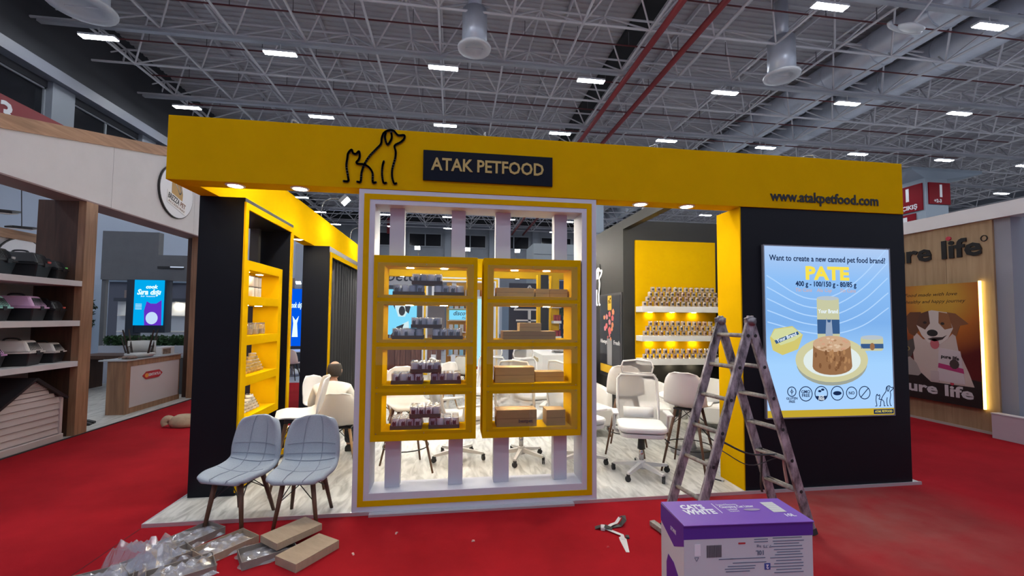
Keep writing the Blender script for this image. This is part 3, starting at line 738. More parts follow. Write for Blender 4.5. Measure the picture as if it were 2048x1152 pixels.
# ---- seated man, seen from behind
def skin_mesh(name, verts, edges, radii, m, parent, root=0, sub=2):
    me = bpy.data.meshes.new(name); me.from_pydata(verts, edges, []); me.materials.append(m)
    o = bpy.data.objects.new(name, me); COL.objects.link(o); o.parent = parent
    md = o.modifiers.new('skin', 'SKIN'); md.use_smooth_shade = True
    for v, r in zip(me.skin_vertices[0].data, radii): v.radius = r if isinstance(r, tuple) else (r, r)
    me.skin_vertices[0].data[root].use_root = True
    s = o.modifiers.new('round', 'SUBSURF'); s.levels = sub; s.render_levels = sub
    return o
SKIN = mat('skin', (.50, .28, .19), .55); SHIRT = mat('white_shirt', (.74, .72, .66), .85, bump=.5, bscale=14)
TROU = mat('dark_trousers', (.03, .03, .035), .9); HAIR = mat('dark_hair', (.035, .026, .02), .8, bump=.6, bscale=200); SHOE = mat('black_shoe', (.015, .015, .015), .5)
def man():
    t = thing('person', 'man in a white shirt sitting on a white chair with his back turned', 'person', (-1.41, 5.42, Z0), PI); t.scale = (1, 1, .93)
    # local: faces -Y, seat at z .45
    V = [(0, .06, .50), (0, .09, .62), (0, .08, .78), (0, .03, .93), (0, -.01, 1.00), (0, -.035, 1.06),
         (-.10, .0, .52), (-.12, -.38, .52), (-.12, -.36, .10), (-.12, -.50, .05), (.10, .0, .52), (.12, -.38, .52), (.12, -.36, .10), (.12, -.50, .05),
         (-.17, .02, .92), (-.25, -.03, .70), (-.20, -.24, .62), (-.17, -.32, .64), (.17, .02, .92), (.25, -.03, .70), (.20, -.24, .62), (.17, -.32, .64)]
    E = [(0, 1), (1, 2), (2, 3), (3, 4), (4, 5), (0, 6), (6, 7), (7, 8), (8, 9), (0, 10), (10, 11), (11, 12), (12, 13), (3, 14), (14, 15), (15, 16), (16, 17), (3, 18), (18, 19), (19, 20), (20, 21)]
    R = [(.12, .09), (.10, .07), (.11, .065), (.09, .05), .044, .05, .08, .06, .04, .04, .08, .06, .04, .04, .04, .035, .034, .028, .04, .035, .034, .028]
    body = skin_mesh('body', V, E, R, SKIN, t, 0)
    head = MB(); rows = []
    for i in range(13):
        p = PI*i/12; row = []
        for k in range(20):
            a = 2*PI*k/20; x = .076*math.sin(p)*math.cos(a); y = .096*math.sin(p)*math.sin(a); z = .118*math.cos(p)
            if math.sin(a) < 0 and z < 0: y *= 1-.18*(-z/.118); 
            if z < -.02: x *= 1-.28*((-z-.02)/.098)
            row.append((x, y-.055, z+1.145))
        rows.append(row+[row[0]])
    head.sheet(rows).build('head', SKIN, t, smooth=True)
    MB().lathe([(.0, .022), (.012, .006), (.014, -.008), (0, -.014)], 8, (0, -.155, 1.135)).build('nose', SKIN, t, smooth=True)
    for sx in (-1, 1):
        MB().lathe([(0, .03), (.012, .02), (.014, 0), (.009, -.02), (0, -.028)], 8, (sx*.078, -.045, 1.14)).build('ear', SKIN, t, smooth=True)
        MB().lathe([(0, .01), (.011, 0), (0, -.01)], 8, (sx*.032, -.142, 1.155)).build('eye', mat('eye_white', (.7, .7, .7), .3), t, smooth=True)
    MB().box(-.025, .025, -.146, -.138, 1.083, 1.091).build('mouth', mat('lips', (.38, .15, .12), .5), t)
    hr = []
    for i in range(3, 10):                                    # hair ring around a bald crown
        p = PI*i/13; row = []
        for k in range(15):
            a = -.35+(PI+.7)*k/14
            row.append((.081*math.sin(p)*math.cos(a), .101*math.sin(p)*math.sin(a)-.053, .122*math.cos(p)+1.145))
        hr.append(row)
    MB().sheet(hr).build('hair', HAIR, t, smooth=True, solid=.012)
    sv = [V[i] for i in (0, 1, 2, 3, 4, 14, 15, 16, 18, 19, 20)]
    skin_mesh('shirt', sv, [(0, 1), (1, 2), (2, 3), (3, 4), (3, 5), (5, 6), (6, 7), (3, 8), (8, 9), (9, 10)],
              [(.165, .125), (.16, .112), (.172, .11), (.15, .09), .056, .074, .064, .05, .074, .064, .05], SHIRT, t, 0)
    tv = [V[i] for i in (0, 6, 7, 8, 10, 11, 12)]
    skin_mesh('trousers', tv, [(0, 1), (1, 2), (2, 3), (0, 4), (4, 5), (5, 6)], [(.16, .115), .095, .075, .06, .095, .075, .06], TROU, t, 0)
    for sx in (-1, 1):
        MB().prism([(-.045, 0), (.045, 0), (.045, .05), (.03, .085), (-.03, .085), (-.045, .05)], -.58, -.32).build('shoe', SHOE, t, bevel=.012).location = (sx*.12, 0, .0)
        # hands resting forward
        p = Vector((sx*.165, -.34, .645))
        MB().lathe([(0, -.02), (.03, -.012), (.036, 0), (.03, .012), (0, .02)], 10, p).build('palm', SKIN, t, smooth=True)
        for q, (dx, l) in enumerate(((-.026, .062), (-.009, .072), (.009, .068), (.025, .052))):
            MB().tube([p+Vector((dx, -.02, 0)), p+Vector((dx*1.1, -.02-l*.5, .006)), p+Vector((dx*1.15, -.02-l, -.014))], .0085, 6).build('finger', SKIN, t, smooth=True)
        MB().tube([p+Vector((-sx*.028, .0, 0)), p+Vector((-sx*.05, -.025, .0)), p+Vector((-sx*.055, -.05, -.006))], .0095, 6).build('thumb', SKIN, t, smooth=True)
man()
# ================================================================ goods on the shelves
TIN = mat('tin_metal', (.62, .62, .64), .25, metal=.9)
LAB_W = mat('can_label_white', (.58, .62, .72), .4); LAB_D = mat('can_print_dark', (.05, .05, .06), .4)
LAB_C = mat('can_label_cream', (.46, .36, .27), .4)
TRAYM = mat('tray_board', (.07, .055, .05), .8); FILM = glassy('shrink_film', (.93, .94, .96), .14, .12)
def can_mesh(r, h, lab, dark, n=14):
    """one can: metal ends, label band and a dark printed picture patch on the front"""
    mb = MB().lathe([(0, 0), (r*.95, 0), (r, h*.04), (r, h*.96), (r*.94, h), (r*.9, h*.97), (0, h*.97)], n)
    nb = len(mb.f)
    for k in range(4):
        a0, a1 = -PI/2-.55+.275*k*1, -PI/2-.55+.275*(k+1)
        q = r*1.012
        z0, z1 = h*(.22 if k % 2 else .30), h*(.74 if k in (1, 3) else .66)
        mb.add([(q*math.cos(a0), q*math.sin(a0), z0), (q*math.cos(a1), q*math.sin(a1), z0), (q*math.cos(a1), q*math.sin(a1), z1), (q*math.cos(a0), q*math.sin(a0), z1)], [(0, 1, 2, 3)])
    me = mb.mesh('can', lab, False); me.materials.append(TIN); me.materials.append(dark)
    for i, p in enumerate(me.polygons):
        if i >= nb: p.material_index = 2
        else:
            zs = [me.vertices[v].co.z for v in p.vertices]; p.material_index = 0 if max(zs)-min(zs) > h*.5 else 1
            p.use_smooth = max(zs)-min(zs) > h*.5
    return me
PACKCAN = [can_mesh(.0325, .088, LAB_W, LAB_D), can_mesh(.0325, .088, mat('can_label_grey', (.34, .38, .48), .4), LAB_D)]
tray_me = MB().cells([0, .006, .276, .282], [0, .006, .034], lambda i, j: j == 0 or i != 1, 0, .205).mesh('tray', TRAYM)
tray_front = MB().box(0, .282, -.004, 0, 0, .034).mesh('tray_front', TRAYM)
film_me = MB().box(.001, .281, .0, .204, .006, .102).mesh('shrink_film', FILM)
def pack(loc, label, seed, group):
    rnd = random.Random(seed)
    t = thing('can_pack', label, 'can pack', loc, 0, group)
    place(tray_me, 'tray', t); place(tray_front, 'tray_lip', t); place(film_me, 'shrink_film', t)
    for i in range(4):
        for j in range(3):
            place(PACKCAN[rnd.random() < .3], 'can', t, (.036+i*.0697, .036+j*.067, .008), (0, 0, rnd.uniform(-2.2, 2.2) if rnd.random() < .6 else 0))
    return t
shelf_word = ('bottom', 'third', 'second', 'top')
for s, (a, b) in enumerate(OPS):
    z = .64+a
    for k, (x, dz) in enumerate(((-.545, 0), (-.20, 0), (-.375, .103))):
        pack((x+(.0, .01, .0)[k]*s, 4.02, z+dz), 'wrapped can tray, %s shelf of left cabinet, %s' % (shelf_word[s], ('left of the lower two', 'right of the lower two', 'stacked on top')[k]), s*7+k, 'can trays in the left cabinet')
CARD = mat('brown_cardboard', (.50, .34, .14), .8, noise=.12, nscale=6, stretch=(1, 1, 6)); CARDD = mat('dark_cardboard', (.33, .215, .095), .8, noise=.12, nscale=6, stretch=(1, 1, 6))
TAPE = mat('parcel_tape', (.50, .34, .17), .25)
def carton(x0, x1, z, h, y, d, label, m=CARD, text=None, rz=0.):
    w = x1-x0
    t = thing('cardboard_box', label, 'box', ((x0+x1)/2, y+d/2, z), rz, 'cardboard boxes in the right cabinet')
    MB().box(-w/2, w/2, -d/2, d/2, 0, h).build('carton', m, t, bevel=.002)
    MB().box(-w/2-.0006, w/2+.0006, -.022, .022, h*.55, h+.0008).build('tape', TAPE, t)
    MB().box(-w/2-.0005, w/2+.0005, -d/2-.0006, -d/2, h*.48, h*.50).build('flap_edge', mat('card_shadow', (.12, .07, .04), .9), t)
    if text: lettering(text, .045, LAB_D, t, (w*.22, -d/2-.002, h*.33), depth=.001, bold=.001, name='print')
    return t
cx = .292
z4, z3, z2, z1 = (.64+OPS[k][0] for k in (0, 1, 2, 3))
carton(cx+.125, cx+.49, z1, .085, 4.02, .16, 'long low brown box on the top shelf of the right cabinet')
carton(cx+.507, cx+.642, z1, .08, 4.03, .15, 'small brown box in the middle of the top shelf')
carton(cx+.648, cx+.83, z1, .082, 4.05, .15, 'paler small brown box at the right end of the top shelf')
carton(cx+.19, cx+.70, z2, .078, 4.0, .22, 'wide flat dark box on the second shelf with another box on it', CARDD)
carton(cx+.35, cx+.56, z2+.0785, .078, 4.01, .16, 'brown box lying on top of the wide flat box')
carton(cx+.12, cx+.50, z3, .145, 4.03, .15, 'large tan box on the third shelf')
carton(cx+.515, cx+.80, z3, .095, 4.07, .14, 'lower tan box beside the large one on the third shelf')
carton(cx+.135, cx+.52, z4, .155, 4.01, .18, 'printed brown box on the bottom shelf', CARDD, 'bestpet')
carton(cx+.615, cx+.80, z4, .148, 4.01, .17, 'dark cube shaped box at the bottom right of the right cabinet', CARDD)

# tower cabinet: canisters, jars, gold and white tins (its opening faces +X)
GOLDT = mat('gold_tin', (.75, .52, .16), .25, metal=.6); WTIN = mat('white_tin', (.78, .74, .66), .35); GLASSJ = glassy('jar_glass', (.92, .93, .9), .18, .05, .12, (.75, .70, .6))
can_w = MB().lathe([(0, 0), (.038, 0), (.04, .004), (.04, .106), (.036, .112), (0, .112)], 16).mesh('canister', WTIN, True)
band = MB().lathe([(.0405, .104), (.0415, .108), (.0405, .112)], 16).mesh('dark_band', LAB_D)
tz = [.64+a for a, b in OPS]
X0 = -2.12
for k in range(6):
    j, up = k % 3, k // 3
    o = place(can_w, 'canister', None, (X0-.05, 4.93+j*.088, tz[3]+up*.115)); place(band, 'dark_band', o)
    tag(o, 'white canister on the top shelf of the tower cabinet, %s row, %s from the front' % (('lower', 'upper')[up], ordinal(j)), 'canister', 'white canisters')
for k in range(5):
    o = MB().lathe([(0, 0), (.034, 0), (.036, .01), (.036, .09), (.03, .105), (.03, .115)], 16).build('glass_jar', GLASSJ, smooth=True)
    o.location = (X0-.03-.06*(k % 2), 4.90+.075*k, tz[2]); MB().lathe([(0, .006), (.03, .006), (.031, .06), (0, .06)], 12).build('filling', mat('kibble', (.42, .30, .2), .8), o)
    MB().lathe([(.0, .115), (.033, .115), (.033, .128), (0, .128)], 14).build('lid', TIN, o)
    tag(o, 'small glass jar with kibble on the second tower shelf, %s from the front' % ordinal(k), 'jar', 'glass jars in the tower')
o = MB().lathe([(0, 0), (.04, 0), (.042, .14), (.02, .20), (.014, .25), (.016, .26), (0, .26)], 16).build('spray_bottle', mat('bottle_grey', (.35, .32, .33), .3), smooth=True); o.location = (X0-.14, 4.98, tz[2])
tag(o, 'tall grey bottle at the back of the second tower shelf', 'bottle'); MB().lathe([(.0425, .05), (.0425, .12)], 16).build('bottle_label', LAB_W, o)
def tins(z, m, name, lab, grp, n):
    me = MB().lathe([(0, 0), (.036, 0), (.038, .003), (.038, .030), (.036, .033), (0, .033)], 14).mesh(name, m, True)
    lid = MB().lathe([(.0385, .028), (.0395, .031), (.0385, .034)], 14).mesh('rim', TIN)
    for lv in range(n):
        for j in range(n-lv):
            o = place(me, name, None, (X0-.06, 4.88+j*.076+lv*.038, z+lv*.0345)); place(lid, 'rim', o)
            tag(o, lab % (('bottom', 'second', 'third', 'fourth', 'fifth', 'sixth')[lv], ordinal(j)), 'tin', grp)
tins(tz[1], GOLDT, 'gold_tin', 'gold tin on the third tower shelf, %s layer of the pyramid, %s from the front', 'gold tins', 6)
tins(tz[0], WTIN, 'white_tin', 'white tin on the bottom tower shelf, %s layer of the pyramid, %s from the front', 'white tins', 5)

# cans on the white wall shelves
shelfcan = [can_mesh(.036, .082, LAB_C, LAB_D, 12), can_mesh(.036, .082, mat('can_label_pink', (.44, .30, .22), .4), mat('can_print_brown', (.10, .045, .03), .4), 12)]
YF = 7.08-.245; WX = 2.97
for s, rows in enumerate((((15, .115, .1), (14, .165, .1), (13, .215, .1), (12, .265, .1)), ((14, .115, .1), (13, .165, .1), (12, .215, .1)), ((13, .115, .108), (12, .160, .108)))):
    for r, (n, off, pitch) in enumerate(rows):
        for k in range(n):
            x = WX+.21+off-.05+k*pitch+random.uniform(-.006, .006)
            if x > WX+1.72: continue
            o = place(shelfcan[random.random() < .25], 'pet_food_can', None, (x, YF, .028+BACKSH[s]+r*.0825), (0, 0, random.uniform(-.25, .25)))
            tag(o, 'printed can on the %s white wall shelf, %s row, %s from the left' % (('top', 'middle', 'lowest')[s], ('bottom', 'second', 'third', 'fourth')[r], ordinal(k)), 'can', 'cans in row %d on the %s white shelf' % (r+1, ('top', 'middle', 'lowest')[s]))
# ================================================================ posters of the stand
def poster(name, label, cat, loc, rz, w, h, border, face):
    """framed flat poster; local x to the right, z up, front towards -y; returns the Empty"""
    t = thing(name, label, cat, loc, rz)
    MB().box(-w/2, w/2, 0, .03, 0, h).build('case', border, t)
    MB().box(-w/2+.006, w/2-.006, -.004, 0, .006, h-.006).build('print', face, t)
    return t
LBS = 1.05
def lbm(n, c, k=1.): return glow('lb_'+n, c, LBS*k)
LB_BG = bpy.data.materials.new('lightbox_blue'); LB_BG.use_nodes = True
def lb_bg():
    """backlit print: pale blue with white light streaks"""
    nt = LB_BG.node_tree; nt.nodes.clear(); L = nt.links.new
    o = nt.nodes.new('ShaderNodeOutputMaterial'); e = nt.nodes.new('ShaderNodeEmission'); e.inputs[1].default_value = LBS
    tc = nt.nodes.new('ShaderNodeTexCoord'); sp = nt.nodes.new('ShaderNodeSeparateXYZ'); L(tc.outputs['Object'], sp.inputs[0])
    r = nt.nodes.new('ShaderNodeValToRGB'); mr = nt.nodes.new('ShaderNodeMapRange'); mr.inputs[1].default_value = 0; mr.inputs[2].default_value = 1.78
    L(sp.outputs['Z'], mr.inputs[0]); L(mr.outputs[0], r.inputs[0])
    r.color_ramp.elements[0].color = (.40, .62, .96, 1); r.color_ramp.elements[1].color = (.42, .58, .86, 1)
    x = r.color_ramp.elements.new(.55); x.color = (.20, .42, .80, 1); x = r.color_ramp.elements.new(.3); x.color = (.36, .62, .95, 1); x = r.color_ramp.elements.new(.8); x.color = (.26, .50, .88, 1)
    L(r.outputs[0], e.inputs[0]); L(e.outputs[0], o.inputs[0])
lb_bg()
def pate_poster():
    # local origin at wall x=3.19, z=.745 ; 1.5 x 1.78
    t = thing('lightbox_poster', 'tall backlit blue poster about canned pate on the navy wall', 'lightbox', (3.94, 3.988, .75))
    w, h = 1.50, 1.775
    MB().ring(-w/2-.008, w/2+.008, -.008, h+.008, .012, -.03, .0).build('frame', mat('lb_frame', (.30, .32, .36), .4, metal=.5), t)
    p = MB().box(-w/2, w/2, -.026, -.002, 0, h).build('print', LB_BG, t)
    def U(x): return x-3.94
    def V(z): return z-.75
    NV = lbm('navy', (.012, .03, .10), .8); YL = lbm('yellow', (.90, .72, .08)); WH = lbm('white', (.80, .90, 1.)); GO = lbm('gold', (.62, .55, .16)); GR = lbm('grey', (.30, .38, .52)); SAL = lbm('rose', (.62, .40, .36))
    d = -.0265
    def dec(poly, m, n='graphic', k=0): return MB().prism(poly, d-.0006*(k+1), d).build(n, m, p)
    # light streaks
    for k in range(5):
        pts = spline([(-.72, .98+.10*k+.02*k), (-.3, .88+.09*k), (.05, .86+.10*k), (.40, .95+.13*k), (.72, 1.14+.16*k)], 5)
        MB().stroke(pts, .012, d-.0004, d, 5).build('light_streak', lbm('streak', (.42, .64, .95)), p)
    lettering('Want to create a new canned pet food brand?', .085, NV, p, (U(3.947), d, V(2.396)), depth=.001, bold=.0015, width=1.39, name='headline')
    lettering('PATE', .19, YL, p, (U(3.925), d, V(2.24)), depth=.001, bold=.008, width=.52, name='title')
    lettering('400 g - 100/150 g - 80/85 g', .075, NV, p, (U(3.911), d, V(2.13)), depth=.001, bold=.0018, width=.724, name='sizes')
    for s, x, ww in (('Tin Cans', 3.64, .19), ('Alu Cup', 3.885, .18), ('Tin Cans', 4.165, .19)): lettering(s, .055, SAL, p, (U(x), d, V(2.066)), depth=.001, shear=.2, width=ww, name='size_note')
    # tall tin
    x0, x1, zb, zt = U(3.792), U(4.055), V(1.50), V(1.99)
    dec(rrect(x0, x1, zb, zt, .02), lbm('tin', (.55, .56, .36)), 'tin_picture'); dec(rrect(x0, x1, V(1.61), V(1.76), .004), lbm('tinblue', (.04, .10, .24)), 'tin_band', 1)
    dec(ell((x0+x1)/2, zt-.005, .13, .022), lbm('lidgrey', (.45, .52, .58)), 'tin_lid', 1)
    lettering('Your Brand', .06, WH, p, ((x0+x1)/2, d-.0015, V(1.845)), depth=.001, bold=.001, width=.235, name='tin_text')
    dec([(U(3.88), V(1.52)), (U(3.975), V(1.52)), (U(3.965), V(1.70)), (U(3.96), V(1.77)), (U(3.945), V(1.73)), (U(3.915), V(1.73)), (U(3.90), V(1.78)), (U(3.893), V(1.70))], GR, 'tin_cat', 2)
    # alu cup
    dec([(U(3.24), V(1.57)), (U(3.29), V(1.66)), (U(3.50), V(1.69)), (U(3.62), V(1.60)), (U(3.56), V(1.45)), (U(3.38), V(1.39)), (U(3.27), V(1.44))], GO, 'cup_picture')
    dec([(U(3.25), V(1.58)), (U(3.30), V(1.655)), (U(3.50), V(1.68)), (U(3.61), V(1.60)), (U(3.52), V(1.54)), (U(3.36), V(1.49))], lbm('cuplid', (.62, .66, .34)), 'cup_lid', 1)
    dec([(U(3.29), V(1.54)), (U(3.56), V(1.635)), (U(3.575), V(1.605)), (U(3.31), V(1.505))], lbm('tinblue', (.04, .10, .24)), 'cup_band', 2)
    o = lettering('Your Brand', .05, WH, p, (U(3.43), d-.002, V(1.571)), depth=.001, bold=.001, width=.24, name='cup_text'); o.rotation_euler = (PI/2, -.33, 0)
    # plate with pate
    cx, cz = U(3.957), V(1.34)
    dec(ell(cx, cz-.035, .42, .235, 32), lbm('platerim', (.33, .36, .30)), 'plate_shadow'); dec(ell(cx, cz, .43, .235, 32), lbm('plate', (.60, .58, .34)), 'plate', 1); dec(ell(cx, cz-.01, .34, .17, 32), lbm('platein', (.72, .80, .78)), 'plate_well', 2)
    dec([(cx-.235, cz-.07), (cx-.22, cz+.17), (cx+.22, cz+.17), (cx+.235, cz-.07)]+ell(cx, cz-.07, .235, .09, 12, 0, -PI), lbm('pate_dark', (.30, .15, .07)), 'pate', 3)
    dec(ell(cx, cz+.165, .225, .085, 24), lbm('pate_top', (.58, .38, .24)), 'pate_top', 4)
    rr = random.Random(3)
    for k in range(26):
        a = rr.uniform(0, 6.28); q = rr.uniform(.2, .95); dec(ell(cx+.21*q*math.cos(a), cz+.165+.075*q*math.sin(a), .022, .011, 6), lbm('pc%d' % (k % 3), ((.70, .52, .36), (.42, .24, .13), (.62, .34, .22))[k % 3]), 'pate_flake', 5)
        dec(ell(cx+rr.uniform(-.2, .2), cz+rr.uniform(-.10, .08), .016, .03, 6), lbm('pd%d' % (k % 2), ((.42, .22, .10), (.20, .09, .04))[k % 2]), 'pate_chunk', 5)
    # small tin
    dec(rrect(U(4.305), U(4.58), V(1.43), V(1.58), .03), lbm('tin', (.55, .56, .36)), 'small_tin'); dec(rrect(U(4.305), U(4.58), V(1.455), V(1.505), .004), lbm('tinblue', (.04, .10, .24)), 'small_tin_band', 1); dec(ell(U(4.443), V(1.572), .137, .024), lbm('lidgrey', (.45, .52, .58)), 'small_tin_lid', 1); dec(ell(U(4.443), V(1.475), .03, .04, 10), lbm('pate_dark', (.30, .15, .07)), 'small_tin_dog', 2)
    # quality seals
    for k, (x, r) in enumerate(((3.476, .048), (3.637, .074), (3.817, .074), (4.006, .072), (4.177, .062), (4.333, .066))):
        z = V(1.015 if k == 0 else .99)
        MB().stroke(ell(U(x), z, r, r, 24)+[(U(x)+r, z)], .009, d-.0006, d, 4).build('seal_ring', NV, p)
    dec([(U(3.80)-.06, V(.965)), (U(3.817)+.074*.97, V(.965))]+ell(U(3.817), V(.99), .074, .074, 12, -.35, -PI+.35), NV, 'seal_half')
    dec(ell(U(4.006), V(.99), .05, .022), NV, 'seal_goggles')
    MB().stroke([(U(4.333)-.045, V(.945)), (U(4.333)+.045, V(1.035))], .009, d-.0006, d).build('seal_bar', NV, p)
    for s, x, z, q in (('GLUTEN', 3.476, .945, .034), ('FREE', 3.476, .912, .034), ('GMO', 3.637, 1.01, .045), ('FREE', 3.637, .972, .045), ('NO', 4.177, .988, .045)): lettering(s, q, NV, p, (U(x), d, V(z)), depth=.001, bold=.0008, name='seal_text')
    for s, z in (('SOY', .958), ('FREE', .932)): lettering(s, .034, WH, p, (U(3.817), d-.001, V(z)), depth=.001, bold=.0006, name='seal_text')
    MB().stroke([(U(3.476), V(.985)), (U(3.476), V(1.045))], .006, d-.0006, d).build('seal_wheat', NV, p)
    for sx in (-1, 1): MB().stroke([(U(3.476), V(1.0)), (U(3.476)+sx*.018, V(1.015)), (U(3.476), V(1.03))], .005, d-.0006, d, 4).build('seal_wheat', NV, p)
    dec(ell(U(3.80), V(1.015), .02, .012, 10), NV, 'seal_bean'); dec(ell(U(3.835), V(1.03), .02, .012, 10), NV, 'seal_bean')
    # base line and small emblem
    dec([(-w/2, 0), (w/2, 0), (w/2, .075), (-w/2, .075)], lbm('baseband', (.52, .36, .03)), 'base_band')
    emblem('small_emblem', NV, p, U(4.56), V(.94), .42, .008, d-.0012, d)
    dec([(U(4.437), V(.765)), (U(4.68), V(.765)), (U(4.68), V(.812)), (U(4.437), V(.812))], NV, 'emblem_plate', 1)
    lettering('ATAK PETFOOD', .034, YL, p, (U(4.558), d-.0016, V(.789)), depth=.001, width=.21, name='emblem_text')
pate_poster()

def fresh_poster():
    # on the charcoal wall's side (faces -X): local x -> -Y
    t = thing('fresh_poster', 'dark poster with pink kibble falling into a glass on the charcoal side wall', 'poster', (2.955, 7.68, .68), -PI/2); t.scale = (1.62, 1, 1.25)
    w, h = .62, 1.20
    MB().box(-w/2-.03, w/2+.03, -.002, .012, -.03, h+.03).build('backing', mat('poster_edge', (.05, .05, .055), .5), t)
    p = MB().box(-w/2, w/2, -.008, -.002, 0, h).build('print', mat('poster_dark', (.025, .027, .035), .3), t)
    d = -.0085; YP = mat('print_yellow', (.75, .45, .03), .4); PK = [mat('print_pink', (.72, .14, .14), .4), mat('print_coral', (.80, .28, .12), .4), mat('print_rose', (.68, .24, .26), .4)]
    MB().prism([(-w/2, .03), (w/2, .03), (w/2, .15), (-w/2, .15)], d-.001, d).build('yellow_band', YP, p)
    MB().prism(rrect(-.06, .06, .98, 1.2, .01), d-.001, d).build('brand_tag', YP, p)
    emblem('tag_emblem', INK, p, 0, 1.12, .16, .006, d-.002, d)
    lettering('Always', .085, mat('print_white', (.8, .8, .8), .4), p, (-.19, d, .50), depth=.001, bold=.002); lettering('Fresh', .085, MATS['print_white'], p, (.21, d, .50), depth=.001, bold=.002)
    MB().prism([(-.075, .16), (.065, .16), (.07, .55), (-.085, .55)], d-.001, d).build('glass_picture', mat('print_glass', (.30, .30, .31), .3), p)
    rr = random.Random(11)
    for k, (x, z, r) in enumerate(((0, .92, .05), (.11, .95, .05), (-.09, .88, .05), (.09, .86, .05), (-.17, .87, .04), (.0, .80, .05), (-.1, .74, .05), (.09, .76, .045), (-.15, .70, .045), (.0, .67, .065), (.07, .70, .04), (.0, .60, .03), (-.06, .57, .025), (.03, .55, .03))):
        a = rr.uniform(-.5, .5)
        MB().prism([(x+r*(px*math.cos(a)-pz*math.sin(a)), z+r*(px*math.sin(a)+pz*math.cos(a))) for px, pz in ((-.6, -.7), (.5, -.8), (.8, .1), (.2, 1.), (-.7, .5))], d-.0012, d).build('kibble_picture', PK[k % 3], p)
fresh_poster()
t = thing('emblem_light', 'white glowing dog and cat outline on the charcoal side wall', 'light sign', (2.955, 8.55, 1.9), -PI/2)
emblem('glow_line', glow('neon_white', (1.0, .93, .82), 3.0), t, 0, .45, 1.5, .024, -.015, 0)
MB().box(-.32, .32, -.004, .004, -.05, .95).build('backing', CHAR, t)
# ================================================================ neighbouring stand on the left (pet accessories)
OAK = wood('oak_board', (.36, .20, .115), (.22, .115, .06), 'z', 2.2); OAKY = wood('oak_beam', (.42, .24, .14), (.25, .13, .07), 'y', 2.2); DOAK = wood('dark_oak', (.085, .042, .026), (.05, .024, .015), 'z', 2.2)
CREAM = mat('cream_board', (.54, .52, .54), .6, noise=.06, nscale=2)
XB = -5.355
struct('floor_left_stand', MB().box(-14, XB-.005, 3, 14.5, -.011, .004), LAM)
struct('trim_3', MB().box(XB-.006, XB+.02, 3, 14.5, 0, .012), mat('dark_edge', (.02, .018, .02), .6))
# fascia: the top edge climbs away from the camera
fl = thing('sloping_fascia', 'cream fascia with a sloping oak top rail over the left neighbour stand', 'fascia', (XB, 0, 0))
def ztop(y): return 4.141+(y-5.741)*.2626
def slab(y0, y1, zb, zt, d0, d1, name, m):
    return MB().hexa([(d1, y0, zb(y0)), (d0, y0, zb(y0)), (d0, y1, zb(y1)), (d1, y1, zb(y1))], [(d1, y0, zt(y0)), (d0, y0, zt(y0)), (d0, y1, zt(y1)), (d1, y1, zt(y1))]).build(name, m, fl)
ys = (3.2, 5.1, 7.45, 9.6, 11.7)
for a, b in zip(ys, ys[1:]): slab(a+.003, b-.003, lambda y: 3.44, lambda y: ztop(y)-.18, 0, -.42, 'fascia_panel', CREAM)
slab(3.2, 11.7, lambda y: ztop(y)-.18, ztop, .02, -.44, 'oak_rail', OAKY)
slab(3.2, 11.7, lambda y: 3.42, lambda y: 3.44, 0, -.42, 'soffit', mat('soffit_brown', (.22, .15, .15), .7))
# round sign
rs = thing('round_sign', 'round white sign with a sitting dog on the cream fascia', 'sign', (XB+.002, 8.97, 4.13), PI/2)
MB().prism(ell(0, 0, .505, .505, 40), -.035, 0).build('disc_edge', mat('sign_edge', (.02, .02, .02), .5), rs); MB().prism(ell(0, 0, .49, .49, 40), -.04, -.035).build('disc_face', mat('sign_white', (.70, .70, .74), .4), rs)
BRZ = mat('bronze_print', (.42, .25, .07), .5); BRW = mat('brown_print', (.20, .08, .04), .5)
MB().prism([(-.17, -.10), (-.17, .30), (-.02, .34), (.05, .22), (.12, .16), (.16, .0), (.15, -.16), (-.05, -.14)], -.044, -.04).build('dog_picture', BRZ, rs)
MB().stroke(spline([(-.08, .28), (-.06, .16), (.02, .05), (.06, -.02), (.10, .02), (.09, .12), (.02, .18)], 4), .022, -.047, -.044).build('dog_chest_line', mat('pale_print', (.66, .64, .6), .5), rs)
MB().prism([(-.30, -.02), (.26, -.17), (.26, -.40), (-.30, -.25)], -.046, -.044).build('name_plate', mat('plate_white', (.72, .70, .70), .5), rs)
o = lettering('BREZZA', .15, mat('print_charcoal', (.05, .045, .05), .5), rs, (-.11, -.047, -.155), depth=.002, bold=.004, width=.34, name='sign_text'); o.rotation_euler = (PI/2, .25, 0)
o = lettering('PET', .13, BRW, rs, (.165, -.047, -.225), depth=.002, bold=.003, width=.16, name='sign_text'); o.rotation_euler = (PI/2, .25, 0)
o = lettering('ACCESSORIES', .06, BRW, rs, (-.02, -.047, -.275), depth=.002, width=.5, name='sign_text'); o.rotation_euler = (PI/2, .25, 0)
# shelf bay with posts
sh = thing('oak_shelf_bay', 'oak shelf bay with three white shelves of pet carriers', 'shelf', (XB, 0, .004))
MB().box(-.10, 0, 7.0, 7.21, 0, 3.416).build('front_post', OAK, sh, bevel=.003)
MB().box(-.62, -.10, 7.0, 7.06, 0, 3.416).build('end_panel', DOAK, sh)
for z0, z1 in ((2.155, 2.235), (1.58, 1.66), (1.0, 1.075)): MB().box(-.62, 0, 3.6, 6.999, z0, z1).build('white_shelf', CREAM, sh, bevel=.003)
MB().box(-.10, 0, 3.4, 3.6, 0, 3.416).build('front_post', OAK, sh)
MB().box(-.64, -.62, 3.6, 7.0, 0, 2.155).build('back_panel', mat('bay_back', (.30, .28, .29), .7), sh)
